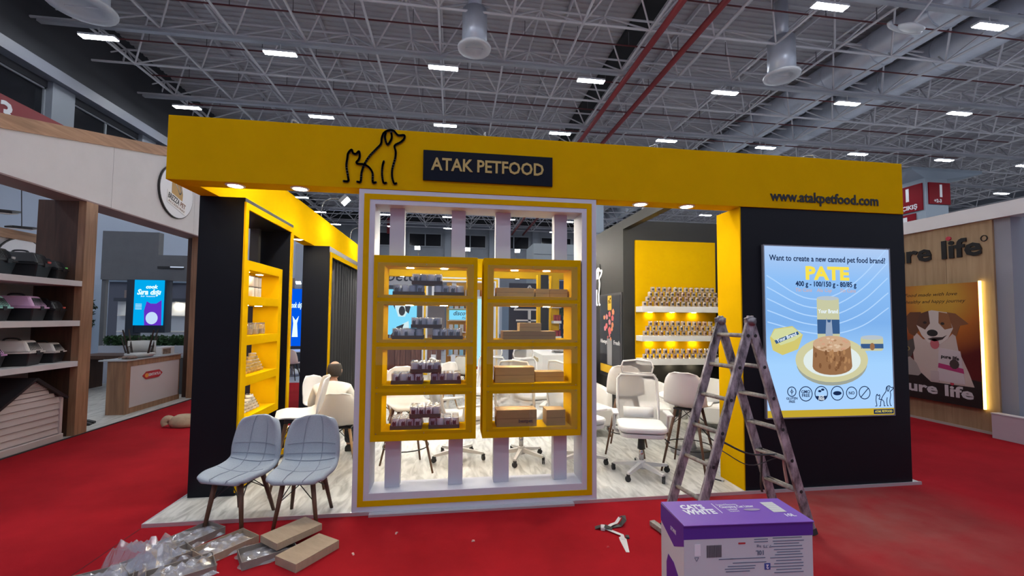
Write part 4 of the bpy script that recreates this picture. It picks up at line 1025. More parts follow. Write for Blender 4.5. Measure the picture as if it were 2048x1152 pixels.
# pet carriers
BLKP = mat('carrier_black', (.012, .012, .014), .4)
def carrier(y, z, top, label, s=1., tagc=None, x=-5.66):
    t = thing('pet_carrier', label, 'pet carrier', (x, y, z), PI/2+.25, 'pet carriers on the oak shelves'); t.scale = (s, s, s)
    w, l = .30, .46
    MB().hexa([(-w/2+.03, -l/2+.03, 0), (w/2-.03, -l/2+.03, 0), (w/2-.03, l/2-.03, 0), (-w/2+.03, l/2-.03, 0)], [(-w/2, -l/2, .16), (w/2, -l/2, .16), (w/2, l/2, .16), (-w/2, l/2, .16)]).build('lower_tub', BLKP, t, bevel=.012)
    MB().box(-w/2-.008, w/2+.008, -l/2-.008, l/2+.008, .155, .175).build('rim', top, t, bevel=.004)
    up = MB().hexa([(-w/2, -l/2, .175), (w/2, -l/2, .175), (w/2, l/2, .175), (-w/2, l/2, .175)], [(-w/2+.05, -l/2+.07, .31), (w/2-.05, -l/2+.07, .31), (w/2-.05, l/2-.05, .31), (-w/2+.05, l/2-.05, .31)]).build('upper_shell', top, t, bevel=.02)
    for k in range(8):                                   # grille slots in the sloping front and side
        a = -.10+k*.0286
        MB().bar((a, -l/2+.008, .19), (a*.8, -l/2+.052, .285), .009, .008).build('grille_slot', BLKP, up)
    for k in range(6):
        a = -.13+k*.03
        MB().bar((w/2-.006, a, .20), (w/2-.036, a, .275), .012, .006, up=(1, 0, 0)).build('vent_slot', BLKP, up)
    MB().box(-.03, .03, -l/2-.016, -l/2-.006, .135, .185).build('latch', BLKP, t); MB().tube(spline([(0, -.07, .305), (0, -.04, .335), (0, .06, .335), (0, .09, .305)], 4), .012, 6).build('handle', top if tagc else BLKP, t)
    if tagc: MB().box(.03, .085, -l/2-.018, -l/2-.008, .19, .215).build('price_tag', mat('tag_%d' % int(tagc[0]*100), tagc, .5), t)
    return t
WHC = mat('carrier_white', (.62, .59, .57), .45); PNK = mat('carrier_pink', (.55, .33, .52), .45); MNT = mat('carrier_mint', (.30, .62, .55), .45); LIL = mat('carrier_lilac', (.48, .26, .50), .45)
carrier(6.80, 1.08, WHC, 'white topped pet carrier on the lowest shelf by the oak post', .88)
carrier(6.40, 1.08, WHC, 'larger white topped pet carrier in the middle of the lowest shelf', 1.05)
carrier(5.92, 1.08, LIL, 'lilac topped pet carrier cut by the left picture edge')
carrier(6.76, 1.665, BLKP, 'black pet carrier with a red tag at the end of the middle shelf', .9, (.5, .08, .06))
carrier(6.42, 1.665, PNK, 'pink topped pet carrier on the middle shelf', 1.05)
carrier(5.96, 1.665, MNT, 'mint topped pet carrier on the middle shelf')
carrier(6.78, 2.24, BLKP, 'black pet carrier with a green tag on the top shelf', .85, (.2, .7, .2))
carrier(6.44, 2.24, BLKP, 'black pet carrier with a pink tag on the top shelf', 1.05, (.5, .12, .2))
carrier(5.96, 2.24, BLKP, 'black pet carrier with a grey tag on the top shelf, leftmost', 1.05, (.4, .4, .4))
# dog house
dh = thing('dog_house', 'pale plastic dog house with lap siding under the shelves', 'dog house', (-5.40, 6.40, .004), PI/2)
SID = mat('siding_plastic', (.46, .40, .39), .6)
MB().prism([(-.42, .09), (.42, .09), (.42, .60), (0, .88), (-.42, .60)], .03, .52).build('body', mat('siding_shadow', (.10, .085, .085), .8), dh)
for k in range(6):
    z0 = .10+k*.085; MB().hexa([(-.42, .0, z0), (.42, .0, z0), (.42, .03, z0), (-.42, .03, z0)], [(-.42, .018, z0+.078), (.42, .018, z0+.078), (.42, .03, z0+.078), (-.42, .03, z0+.078)]).build('siding_board', SID, dh)
for k in range(2):
    z0 = .61+k*.06; hw = .42*(1-(z0+.055-.60)/.29); MB().hexa([(-hw, .004, z0), (hw, .004, z0), (hw, .03, z0), (-hw, .03, z0)], [(-hw, .018, z0+.052), (hw, .018, z0+.052), (hw, .03, z0+.052), (-hw, .03, z0+.052)]).build('siding_board', SID, dh)
for k in range(7):
    z0 = .735+k*.018; hw = max(.012, .40*(1-(z0-.60)/.28)); MB().box(-hw, hw, .004, .03, z0, z0+.011).build('gable_slat', SID, dh)
MB().box(-.45, .45, -.03, .54, 0, .09).build('base', SID, dh, bevel=.01)
for sx in (-1, 1):
    MB().bar((sx*.47, .25, .575), (0, .25, .905), .60, .03, up=(sx*.5, 0, 1)).build('roof', BLKP, dh)
    MB().box(sx*.42-.02, sx*.42+.02, -.012, .03, .09, .60).build('corner_post', SID, dh)
# second round sign, inner wall and beam
iw = struct('wall_left_stand', MB().box(-8.9, -8.75, 3, 11.2, 0, 3.25), CREAM)
MB().box(-8.95, -8.70, 3, 11.2, 3.25, 3.43).build('oak_beam', OAKY, iw)
o = thing('round_sign', 'second round white sign on the inner cream wall behind the carriers', 'sign', (-8.74, 9.95, 2.75), PI/2)
MB().prism(ell(0, 0, .55, .55, 36), -.03, 0).build('disc_edge', MATS['sign_edge'], o); MB().prism(ell(0, 0, .53, .53, 36), -.034, -.03).build('disc_face', MATS['sign_white'], o)
for k, (x, y, z) in enumerate(((-6.4, 6.9, 3.2), (-8.72, 9.9, 3.5))):
    t = thing('square_lamp', ('square black framed panel lamp above the carriers', 'square black framed panel lamp behind the oak post')[k], 'lamp', (x, y, z), .6); t.rotation_euler = (.2, .0, .5)
    MB().ring(-.19, .19, -.19, .19, .02, 0, .03).build('lamp_rim', BLK, t).rotation_euler = (PI/2, 0, 0); MB().box(-.17, .17, -.17, .17, -.02, -.01).build('lamp_panel', mat('lamp_off', (.55, .50, .46), .4), t)
    MB().cyl((0, 0, 0), (0, 0, .9), .008, n=5).build('lamp_stem', BLK, t)
# counter
ct = thing('oak_counter', 'oak and white counter with a red hexagon badge in the left stand', 'counter', (-5.65, 8.36, .004), PI/2)
MB().box(0, 1.5, 0, .29, 0, .93).build('counter_body', wood('counter_oak', (.30, .165, .09), (.17, .09, .05), 'z', 2), ct, bevel=.003)
MB().box(.0, 1.5, -.012, 0, .83, .93).build('top_rail', OAK, ct); MB().box(.0, .10, -.012, 0, 0, .83).build('side_rail', OAK, ct); MB().box(.10, 1.5, -.012, 0, 0, .10).build('bottom_rail', OAK, ct)
MB().box(.10, 1.46, -.006, 0, .10, .83).build('white_front', mat('front_pinkish', (.56, .52, .53), .5), ct)
MB().box(-.02, 1.53, -.03, .42, .93, .95).build('counter_top', mat('counter_grey', (.40, .43, .46), .35), ct)
MB().prism([(.40, .62), (.50, .69), (.84, .69), (.94, .62), (.84, .55), (.50, .55)], -.02, -.006).build('badge', mat('badge_red', (.45, .02, .03), .4), ct)
MB().prism(ell(.50, .62, .05, .04, 14), -.022, -.02).build('badge_spot', mat('badge_orange', (.75, .32, .05), .4), ct)
lettering('SIMTAYLA', .07, MATS['sign_white'], ct, (.71, -.022, .62), depth=.002, bold=.002, width=.34)
t = thing('product_box', 'white printed carton on the oak counter', 'box', (-5.74, 9.42, .955), PI/2-.1)
MB().box(0, .34, 0, .16, 0, .15).build('carton', mat('box_white', (.62, .62, .64), .5), t, bevel=.003); MB().box(.03, .24, -.002, 0, .01, .12).build('photo_print', mat('photo_brown', (.30, .2, .15), .6, noise=.7, nscale=20), t)
t = thing('snack_tray', 'small patterned pouch lying on the oak counter', 'pouch', (-5.76, 8.60, .955), .5)
MB().lathe([(0, 0), (.10, .005), (.12, .03), (.08, .055), (0, .06)], 12).build('pouch', mat('pouch_print', (.30, .2, .16), .5, noise=.8, nscale=18), t, smooth=True); MB().tube([(-.11, 0, .03), (-.15, .02, .02)], .012, 5).build('pouch_end', MATS['pouch_print'], t)
# upturned dark legged chairs on and around the counter
DLEG = mat('dark_wood_leg', (.025, .015, .012), .5); CHS = mat('pale_seat', (.46, .47, .47), .6)
def upturned(loc, rz, label):
    t = thing('upturned_chair', label, 'chair', loc, rz, 'chairs turned over on the counter')
    MB().lathe([(0, .0), (.19, .01), (.23, .05), (.22, .075), (0, .08)], 20).build('seat', CHS, t, smooth=True)
    MB().sheet([[(.23*math.cos(a), .23*math.sin(a)+.02, z) for a in [PI*.15+PI*.7*k/8 for k in range(9)]] for z in (.04, .18, .30)]).build('backrest', CHS, t, smooth=True, solid=.015)
    for sx in (-1, 1):
        for sy in (-1, 1): MB().cyl((sx*.14, sy*.13, .07), (sx*.22, sy*.21, .52), .017, .011, 7).build('leg', DLEG, t)
    for sx in (-1, 1): MB().cyl((sx*.16, -.16, .2), (sx*.16, .16, .2), .009, n=6).build('stretcher', DLEG, t)
    return t
upturned((-5.84, 8.98, .955), .4, 'dark legged chair turned upside down on the oak counter')
upturned((-6.75, 10.35, .75), -.3, 'dark legged chair upside down beyond the counter end')
t = thing('low_table', 'dark low table carrying an upturned chair beyond the counter', 'table', (-6.75, 10.35, .004)); MB().box(-.35, .35, -.3, .3, .70, .744).build('table_top', DOAK, t)
for sx in (-1, 1):
    for sy in (-1, 1): MB().box(sx*.3-.025, sx*.3+.025, sy*.25-.025, sy*.25+.025, 0, .70).build('leg', DOAK, t)
t = thing('lounge_chair', 'pale upholstered lounge chair behind the counter end', 'chair', (-7.1, 8.7, .004), .7)
MB().lathe([(0, .30), (.25, .31), (.32, .40), (.30, .43), (0, .42)], 22).build('seat', CHS, t, smooth=True); MB().sheet([[(.32*math.cos(a)*(1+.15*(z-.4)), .32*math.sin(a)*(1+.15*(z-.4)), z) for a in [-.2+(PI+.4)*k/12 for k in range(13)]] for z in (.38, .55, .72)]).build('backrest', CHS, t, smooth=True, solid=.03)
for sx in (-1, 1):
    for sy in (-1, 1): MB().cyl((sx*.16, sy*.16, .32), (sx*.24, sy*.24, 0), .018, .012, 7).build('leg', DLEG, t)
t = thing('wood_table', 'dark brown table behind the oak counter', 'table', (-7.7, 11.4, .004)); MB().box(-.9, .9, -.4, .4, .72, .80).build('table_top', DOAK, t, bevel=.004)
for sx in (-1, 1): MB().box(sx*.8-.06, sx*.8+.06, -.35, .35, 0, .72).build('table_side', DOAK, t)
t = thing('shoe_pair', 'dark shoes on the pale floor beside the oak post', 'shoes', (-5.75, 7.62, .004), .3)
for k in range(2): MB().prism([(-.13, 0), (.13, 0), (.13, .03), (.05, .06), (-.08, .09), (-.13, .08)], -.045, .045).build('shoe', SHOE, t, bevel=.01).location = (.0, k*.13, 0)
# posts at the far end of that stand
for k, (x, y) in enumerate(((-5.62, 10.12), (-5.46, 9.98))): tag(MB().box(x-.07, x+.07, y-.09, y+.09, .004, 3.419).build('oak_post', (DOAK, OAK)[k]), ('dark oak post at the far end of the left stand', 'lighter oak post at the far end of the left stand')[k], 'post')
t = thing('dog_house', 'grey slatted kennel by the far oak posts', 'dog house', (-5.80, 10.65, .004), PI/2)
for k in range(8): MB().box(-.25, .25, 0, .02, .08+k*.085, .15+k*.085).build('siding_board', mat('grey_siding', (.16, .17, .17), .7), t)
MB().box(-.25, .25, .02, .4, 0, .80).build('body', mat('grey_siding_dark', (.06, .065, .07), .8), t)

# ================================================================ stands further back on the left
SLATE = mat('slate_wall', (.14, .145, .155), .6, noise=.1, nscale=3); BLUEW = mat('blue_lit_panel', (.32, .42, .60), .5)
hd = thing('slate_header', 'wide slate grey header wall hanging over the far left stand', 'header wall', (-9.66, 13.2, 2.72)); MB().box(0, 1.42, 0, .2, 0, 1.36).build('header_panel', SLATE, hd); MB().box(1.42, 2.25, 0, .2, 0, .72).build('low_panel', SLATE, hd); MB().box(1.42, 2.1, -.02, 0, .33, .40).build('slot', BLK, hd); MB().box(1.75, 2.1, -.025, -.02, .37, .40).build('slot_light', glow('slot_glow', (.7, .8, 1.), .8), hd)
for sx in (.05, 2.2): MB().box(sx-.05, sx+.05, .05, .15, -2.716, 0).build('header_post', SLATE, hd)
pl = thing('slate_pillar', 'dark slate pillar carrying the blue cat food lightbox', 'pillar', (-8.86, 13.0, .004)); MB().box(0, .20, 0, .3, 0, 2.712).build('pillar_body', mat('slate_dark', (.025, .035, .055), .5), pl); MB().box(.17, .98, .02, .28, 1.25, 2.715).build('sign_case', MATS['slate_dark'], pl)
CY = glow('lb2_cyan', (.0, .40, .85), 1.0); W2 = glow('lb2_white', (.70, .93, 1.0), 1.2); P2 = glow('lb2_purple', (.13, .03, .55), 1.0)
lb = thing('lightbox_poster', 'bright cyan lightbox with white script on the dark slate pillar', 'lightbox', (-8.29, 12.99, 1.46))
MB().box(-.36, .36, -.02, .03, 0, 1.25).build('print', CY, lb)
lettering('cook', .14, W2, lb, (.06, -.021, 1.06), depth=.001, bold=.006, shear=.2); lettering('Sıra dışı', .20, W2, lb, (.0, -.021, .91), depth=.001, bold=.008, shear=.25, width=.60); lettering('bir lezzet', .06, W2, lb, (-.02, -.021, .80), depth=.001, shear=.2, width=.36)
MB().prism([(-.08, .0), (-.10, .40), (-.04, .66), (.06, .60), (.2, .60), (.33, .70), (.345, .0)], -.021, -.02).build('purple_patch', P2, lb)
MB().prism(ell(.10, .20, .15, .17, 20), -.022, -.021).build('pale_patch', glow('lb2_pale', (.55, .70, .95), 1.0), lb)
for k in range(5): MB().box(-.32, -.16, -.021, -.02, .44+.035*k, .45+.035*k).build('print_line', W2, lb)
hg = thing('hedge_planter', 'long white planter with a clipped green hedge on the far left', 'planter', (-8.9, 12.2, .004)); MB().box(0, 2.2, 0, .4, 0, .95).build('trough', mat('trough_grey', (.42, .45, .52), .5), hg)
HEDGE = mat('hedge_green', (.02, .075, .02), .8, noise=.6, nscale=30, bump=1., bscale=60)
def foliage(parent, x0, x1, y0, y1, z0, z1, n, seed, m, s=.05, name='foliage'):
    rr = random.Random(seed); mb = MB()
    for k in range(n):
        c = Vector((rr.uniform(x0, x1), rr.uniform(y0, y1), z0+(z1-z0)*rr.random()**.8)); a = Vector((rr.gauss(0, 1), rr.gauss(0, 1), rr.gauss(0, 1))).normalized(); b = a.orthogonal().normalized(); q = s*rr.uniform(.6, 1.3)
        mb.add([c-a*q, c+b*q*.45, c+a*q, c-b*q*.45], [(0, 1, 2, 3)])
    o = mb.build(name, m, parent); o['kind'] = 'stuff'; return o
foliage(hg, .05, 2.15, .02, .38, .93, 1.18, 1300, 4, HEDGE, .06)
for k, (x, y, w, h, z, m, lab) in enumerate(((-10.2, 16.5, 2.6, 2.2, .004, 'far_white', 'pale lit back wall of a far left stand'), (-8.0, 16.8, 1.8, 2.6, .004, 'far_blue', 'pale blue lit display wall right of the cyan lightbox'))):
    t = thing('display_wall', lab, 'wall panel', (x, y, z)); MB().box(-w/2, w/2, 0, .12, 0, h).build('panel', mat(m, ((.50, .55, .62), (.40, .52, .70))[k], .5), t)
    for q in range(3): MB().box(-w/2+.1, w/2-.1, -.15, 0, .6+.55*q, .63+.55*q).build('shelf', SHW, t)
    MB().box(-w/2, w/2, -.2, -.1, h, h+.12).build('lamp_rail', mat('rail_dark', (.05, .06, .08), .5), t)
    for q in range(2): downlight(t, (-w/4+q*w/2, -.15, h))
t = thing('plant_tree', 'dark bushy potted tree behind the upturned chair', 'tree', (-9.4, 12.0, .004)); MB().cyl((0, 0, 0), (0, 0, 1.4), .03, n=7).build('trunk', DOAK, t); MB().lathe([(0, 0), (.15, 0), (.2, .3), (0, .3)], 12).build('pot', SLATE, t); foliage(t, -.35, .35, -.3, .3, 1.1, 2.1, 900, 9, mat('tree_dark', (.02, .04, .022), .8), .07)
# hall sign with a white 3
t = thing('hall_sign', 'dark red triangular hall sign with a white 3 at the left edge', 'sign', (-13.6, 14.6, 6.4), PI/2); MB().prism([(-1.6, 0), (2.2, 0), (2.0, 1.95), (-1.6, 2.0)], -.05, 0).build('sign_panel', mat('sign_red', (.20, .008, .016), .5), t); lettering('3', .9, MATS['sign_white'], t, (.1, -.055, 1.45), depth=.01, bold=.02)
MB().box(-.1, .1, 0, .4, -6.4, 1.0).build('sign_post', SLATE, t)
# ================================================================ neighbouring stand on the right
XR = 8.30
RW = wood('pale_oak_panel', (.40, .27, .15), (.30, .19, .10), 'z', 1.6)
struct('floor_right_stand', MB().box(XR+.05, 20, 3, 12, -.011, .03), mat('pale_floor', (.50, .50, .50), .5))
rp = thing('oak_panel_wall', 'pale oak stand wall with black lettering and a white top band', 'wall panel', (XR, 5.45, .0), -PI/2)
# local x = towards the camera, front at -y (faces the aisle)
for a, b in ((-3.2, -1.28), (-1.28, -.62), (-.62, .02)): MB().box(a+.002, b-.002, 0, .15, .04, 3.335).build('oak_panel', RW, rp)
MB().box(-3.2, .02, -.01, .15, 0, .04).build('skirting', mat('skirt', (.45, .40, .36), .5), rp)
MB().box(-3.2, 1.6, -.06, .25, 3.335, 3.56).build('white_band', mat('band_white', (.56, .54, .56), .5), rp)
MB().box(.02, .22, .03, .28, 0, 3.335).build('grey_post', mat('grey_post', (.26, .26, .30), .6), rp); MB().box(.55, .75, -.05, .25, 0, 3.335).build('white_post', mat('post_lilac', (.50, .47, .52), .5), rp)
BK = mat('letter_black', (.012, .010, .010), .35)
lettering('pure life', .42, BK, rp, (-.93, -.012, 2.94), depth=.02, bold=.011, width=1.62, name='wall_lettering'); MB().prism(ell(-.56, 3.14, .035, .035, 14), -.024, 0).build('letter_dot', mat('dot_red', (.5, .03, .06), .4), rp)
MB().stroke(ell(-.085, 3.06, .04, .045, 16)+[(-.045, 3.06)], .012, -.01, 0, 4).build('registered_mark', BK, rp)
# poster with dog and cat photo
pp = thing('pet_poster', 'orange poster of a dog and cat with a yellow light strip', 'poster', (XR-.045, 6.33, .375), -PI/2)
w, h = 1.44, 2.0
def grad():
    m = bpy.data.materials.new('orange_poster'); m.use_nodes = True; nt = m.node_tree; L = nt.links.new; b = nt.nodes['Principled BSDF']; b.inputs['Roughness'].default_value = .35
    tc = nt.nodes.new('ShaderNodeTexCoord'); gd = nt.nodes.new('ShaderNodeVectorMath'); gd.operation = 'DISTANCE'; gd.inputs[1].default_value = (.15, 0, 1.75); L(tc.outputs['Object'], gd.inputs[0])
    r = nt.nodes.new('ShaderNodeValToRGB'); L(gd.outputs['Value'], r.inputs[0]); r.color_ramp.elements[0].color = (.55, .30, .04, 1); r.color_ramp.elements[0].position = .25; r.color_ramp.elements[1].color = (.10, .012, .012, 1); r.color_ramp.elements[1].position = 1.
    x = r.color_ramp.elements.new(.6); x.color = (.42, .12, .02, 1); L(r.outputs[0], b.inputs['Base Color']); return m
MB().box(-w/2, w/2, 0, .045, 0, h).build('case', mat('poster_case', (.02, .015, .015), .5), pp); pr = MB().box(-w/2, w/2, -.004, 0, 0, h).build('print', grad(), pp)
d = -.0045
def dk(poly, c, n, k=0): return MB().prism(poly, d-.0008*(k+1), d).build(n, mat('pic_%s_%d_%d_%d' % (n, *[int(q*100) for q in c]), c, .5), pr)
dk([(-w/2, 0), (w/2, 0), (w/2, .42), (-w/2, .62)], (.012, .008, .008), 'dark_foot')
o1 = [(-.25, .55), (-.28, .9), (-.24, 1.2), (-.1, 1.05), (.25, 1.05), (.38, 1.2), (.42, .9), (.55, .55), (.62, .32), (.0, .32)]
dk(o1, (.50, .40, .36), 'dog_body', 1)
dk([(-.40, 1.42), (-.30, 1.53), (-.12, 1.53), (-.13, 1.25), (-.24, 1.10), (-.33, 1.15)], (.12, .045, .02), 'dog_ear', 2); dk([(.24, 1.53), (.40, 1.50), (.58, 1.33), (.46, 1.30), (.40, 1.12), (.30, 1.20)], (.20, .075, .03), 'dog_ear', 2)
dk([(-.20, 1.30), (-.14, 1.50), (.05, 1.56), (.28, 1.52), (.36, 1.25), (.28, 1.08), (.16, .98), (-.02, 1.0), (-.12, 1.12)], (.58, .50, .46), 'dog_head', 3)
dk([(-.20, 1.30), (-.14, 1.50), (.0, 1.55), (.02, 1.33), (-.06, 1.22)], (.10, .04, .022), 'dog_patch', 4); dk([(.16, 1.53), (.30, 1.50), (.35, 1.26), (.24, 1.23), (.15, 1.34)], (.26, .10, .035), 'dog_patch', 4)
dk(ell(.05, 1.165, .085, .06, 14), (.015, .012, .012), 'dog_nose', 5); dk(ell(.08, .98, .07, .09, 12), (.45, .10, .12), 'dog_tongue', 4); dk(ell(.21, 1.33, .03, .024, 10), (.02, .012, .01), 'dog_eye', 5); dk(ell(-.06, 1.345, .03, .024, 10), (.015, .01, .01), 'dog_eye', 5); dk([(-.03, 1.06), (.05, 1.09), (.2, 1.10), (.27, 1.14), (.2, 1.06), (.08, 1.02)], (.03, .015, .015), 'dog_mouth', 4)
dk([(-.62, .50), (-.66, .75), (-.55, .88), (-.40, .80), (-.22, .62), (-.15, .45), (-.2, .40), (-.6, .40)], (.30, .26, .25), 'cat_body', 2); dk([(-.64, .85), (-.60, 1.06), (-.50, .98), (-.38, 1.0), (-.26, 1.06), (-.24, .88), (-.30, .74), (-.45, .68), (-.58, .74)], (.07, .055, .05), 'cat_head', 5); dk([(-.49, .95), (-.42, .95), (-.36, .78), (-.44, .70), (-.54, .78)], (.48, .42, .40), 'cat_muzzle', 6)
for x in (-.53, -.36): dk(ell(x, .87, .04, .04, 12), (.30, .22, .08), 'cat_eye', 7); dk(ell(x, .87, .018, .028, 8), (.01, .01, .01), 'cat_pupil', 8)
dk([(.10, .36), (.14, .92), (.45, .88), (.50, .34)], (.52, .44, .46), 'bag_picture', 6); dk([(.12, .58), (.13, .66), (.48, .60), (.49, .52)], (.40, .03, .14), 'bag_stripe', 7); dk(ell(.36, .66, .07, .08, 10), (.05, .03, .03), 'bag_picture_dark', 8); dk(rrect(.0, .13, .33, .52, .02), (.45, .36, .36), 'tin_picture', 7)
o = lettering('pure life', .08, BK, pr, (.30, d-.0064, .765), depth=.001, bold=.003, width=.26, name='bag_text'); o.rotation_euler = (PI/2, .1, 0)
o = lettering('pure life', .25, mat('letter_pale', (.55, .50, .52), .4), pr, (.02, d-.0015, .20), depth=.002, bold=.008, width=1.16, name='poster_title'); o.rotation_euler = (PI/2, 0, 0)
MB().prism(ell(.315, .335, .028, .028, 12), d-.003, d).build('title_dot', MATS['dot_red'], pr)
lettering('Food made with love', .085, BK, pr, (.02, d, 1.83), depth=.001, shear=.35, width=.82, name='slogan'); lettering('a healthy and happy journey', .085, BK, pr, (.05, d, 1.71), depth=.001, shear=.35, width=.98, name='slogan')
MB().box(w/2+.004, w/2+.022, -.004, .03, 0, h+.015).build('light_strip', glow('strip_yellow', (1.0, .74, .20), 9.0), pp)
# blue counter beyond the post, pinkish desk at the edge
t = thing('blue_display', 'bright blue panel seen between the posts at the right edge', 'panel', (9.5, 5.55, .03), -PI/2); MB().box(-.5, .6, 0, .1, 0, 1.55).build('blue_panel', glow('blue_lit', (.0, .22, .70), .8), t); MB().box(-.5, .6, .1, .14, 1.55, 2.9).build('pale_panel', mat('pale_teal', (.40, .60, .58), .5), t)
for k in range(4): MB().box(-.35, -.05, -.02, .1, 1.62+k*.3, 1.85+k*.3).build('goods_row', mat('goods_%d' % (k % 2), ((.12, .10, .10), (.25, .04, .05))[k % 2], .6), t)
MB().box(-.5, .6, .02, .12, 2.9, 3.35).build('lit_top', glow('teal_lit', (.35, .55, .9), .7), t)
t = thing('pink_desk', 'low pale pink desk block at the right picture edge', 'desk', (8.08, 4.40, 0)); MB().box(0, .14, 0, 1.0, .0, .36).build('desk_body', mat('desk_pink', (.56, .46, .50), .5), t, bevel=.004); MB().box(-.004, .14, -.004, 1.004, .36, .375).build('desk_top', mat('desk_pale', (.6, .55, .58), .5), t)
# hall column with exit signs
hc = thing('hall_column', 'blue grey hall column with red exit number signs', 'column', (30.87, 23.6, -.547)); hc.scale = (1.311, 1.311, 1.311)
MB().box(0, 1.35, 0, 1.5, .417, 8.95).build('shaft', mat('column_blue', (.27, .32, .38), .6), hc); MB().hexa([(0, 0, 8.95), (1.35, 0, 8.95), (1.35, 1.5, 8.95), (0, 1.5, 8.95)], [(-1.0, -.2, 9.25), (3.2, -.2, 9.25), (3.2, 1.6, 9.25), (-1.0, 1.6, 9.25)]).build('flared_head', MATS['column_blue'], hc); MB().box(-1.0, 3.2, -.2, 1.6, 9.25, 9.4).build('cap', MATS['column_blue'], hc)
SR = mat('exit_red', (.20, .006, .014), .6, spec=.1)
s1 = MB().box(.16, 1.42, -.06, 0, 7.62, 8.72).build('number_sign', SR, hc); lettering('1', .85, MATS['sign_white'], s1, (.85, -.065, 8.27), depth=.01, bold=.03); lettering('+2-3', .24, MATS['sign_white'], s1, (.65, -.065, 7.78), depth=.01, bold=.008)
s2 = MB().box(-.06, 0, .10, 1.45, 7.35, 8.72).build('number_sign', SR, hc); lettering('1', .9, MATS['sign_white'], s2, (-.065, .80, 8.22), (PI/2, 0, -PI/2), depth=.01, bold=.03); lettering('+ÇIKIŞ', .30, MATS['sign_white'], s2, (-.065, .80, 7.58), (PI/2, 0, -PI/2), depth=.01, bold=.01)
s3 = MB().box(-.06, 0, .45, 1.45, 6.55, 7.25).build('pictogram_sign', SR, hc); MB().box(-.065, -.06, .85, 1.35, 6.68, 7.12).build('pictogram', MATS['sign_white'], s3)
# ================================================================ what shows behind the yellow stand
t = thing('dog_lightbox', 'bright cyan lightbox with a spotted dog behind the left cabinet', 'lightbox', (-1.35, 15.2, .5))
MB().box(-1.0, -.98, -.03, .12, 0, 2.9).build('side_edge', mat('edge_dark', (.08, .07, .08), .5), t); cyl_ = glow('cyan_lit', (.22, .72, 1.0), 1.1)
MB().box(-.98, .12, 0, .1, .25, 2.2).build('print', cyl_, t)
pk = mat('spot_dark', (.03, .035, .05), .5); wk = glow('pale_lit', (.75, .95, 1.), 1.0)
MB().prism([(-.62, 2.0), (-.35, 2.1), (-.12, 2.0), (-.10, 1.6), (-.28, 1.25), (-.50, 1.25), (-.62, 1.6)], -.004, 0).build('dog_head', wk, t); MB().prism([(-.20, 2.05), (.0, 2.1), (-.05, 1.75), (-.15, 1.35), (-.26, 1.45), (-.30, 1.8)], -.006, 0).build('dog_spot', pk, t); MB().prism([(-.85, 2.0), (-.62, 2.02), (-.62, 1.5), (-.72, 1.75)], -.006, 0).build('dog_ear', pk, t); MB().prism(ell(-.38, 1.45, .11, .17, 12), -.008, 0).build('dog_nose', pk, t); MB().prism([(-.75, .6), (-.4, .7), (-.3, 1.0), (-.55, .9)], -.006, 0).build('dog_paw', pk, t); MB().prism([(-.6, .5), (-.1, .5), (-.15, 1.1), (-.35, 1.0)], -.005, 0).build('dog_chest', wk, t)
MB().box(-.98, .12, 0, .1, -.5, .25).build('base', mat('base_brown', (.16, .075, .055), .6), t)
t = thing('white_header', 'white sign header with dark cursive letters behind the top shelf', 'sign', (-1.6, 15.3, 2.85)); MB().box(-.7, .75, 0, .1, 0, .75).build('panel', mat('header_white', (.60, .60, .62), .5), t); lettering('petcat', .55, pk, t, (.0, -.004, .32), depth=.004, shear=.2, bold=.004); MB().box(-.7, .75, .02, .08, -2.85, 0).build('header_leg', MATS['edge_dark'], t)
# orange goods wall
t = thing('orange_goods_wall', 'orange shelf wall of pet food behind the gap between the cabinets', 'shelf', (.55, 15.6, .0)); OR = mat('orange_wall', (.75, .36, .02), .5)
MB().box(-.75, .75, 0, .3, 0, 3.0).build('back_board', OR, t)
for k in range(6):
    MB().box(-.7, .7, -.22, 0, .35+.42*k, .38+.42*k).build('shelf', SHW, t)
    if k in (3,): continue
    for q in range(7):
        c = ((.30, .62, .80), (.55, .14, .10), (.6, .6, .6), (.10, .10, .14))[(k*3+q*2+q//3) % 4]
        MB().prism(rrect(-.07, .07, 0, .26, .02, 2), -.18, -.08).build('goods_bag', mat('goods_%d_%d_%d' % tuple(int(v*100) for v in c), c, .5), t).location = (-.58+.19*q, 0, .382+.42*k)
MB().box(-.65, .55, -.20, -.18, 1.65, 2.0).build('slogan_board', cyl_, t); lettering('discovering', .22, pk, t, (-.05, -.203, 1.88), depth=.002, shear=.3, bold=.003, width=.95); lettering('nature', .16, pk, t, (.05, -.203, 1.73), depth=.002, shear=.3, width=.5)
t = thing('cyan_pillar', 'narrow glowing cyan pillar right of the orange goods wall', 'pillar', (1.0, 15.2, 0)); MB().box(-.09, .09, 0, .1, .0, 2.4).build('lit_face', glow('cyan_pale', (.45, .85, .95), 1.0), t); MB().box(-.11, .11, .1, .2, 0, 2.5).build('pillar_core', SHW, t)
# brown slatted wall low down
t = thing('slat_fence', 'brown vertical plank wall behind the left cabinet', 'fence', (-2.2, 14.6, 0))
for k in range(11): MB().box(k*.17, k*.17+.155, 0, .03, .0, 1.15+.0*k).build('plank', wood('plank_%d' % (k % 3), ((.22, .11, .08), (.17, .085, .06), (.26, .14, .10))[k % 3], (.12, .06, .04), 'z', 2), t)
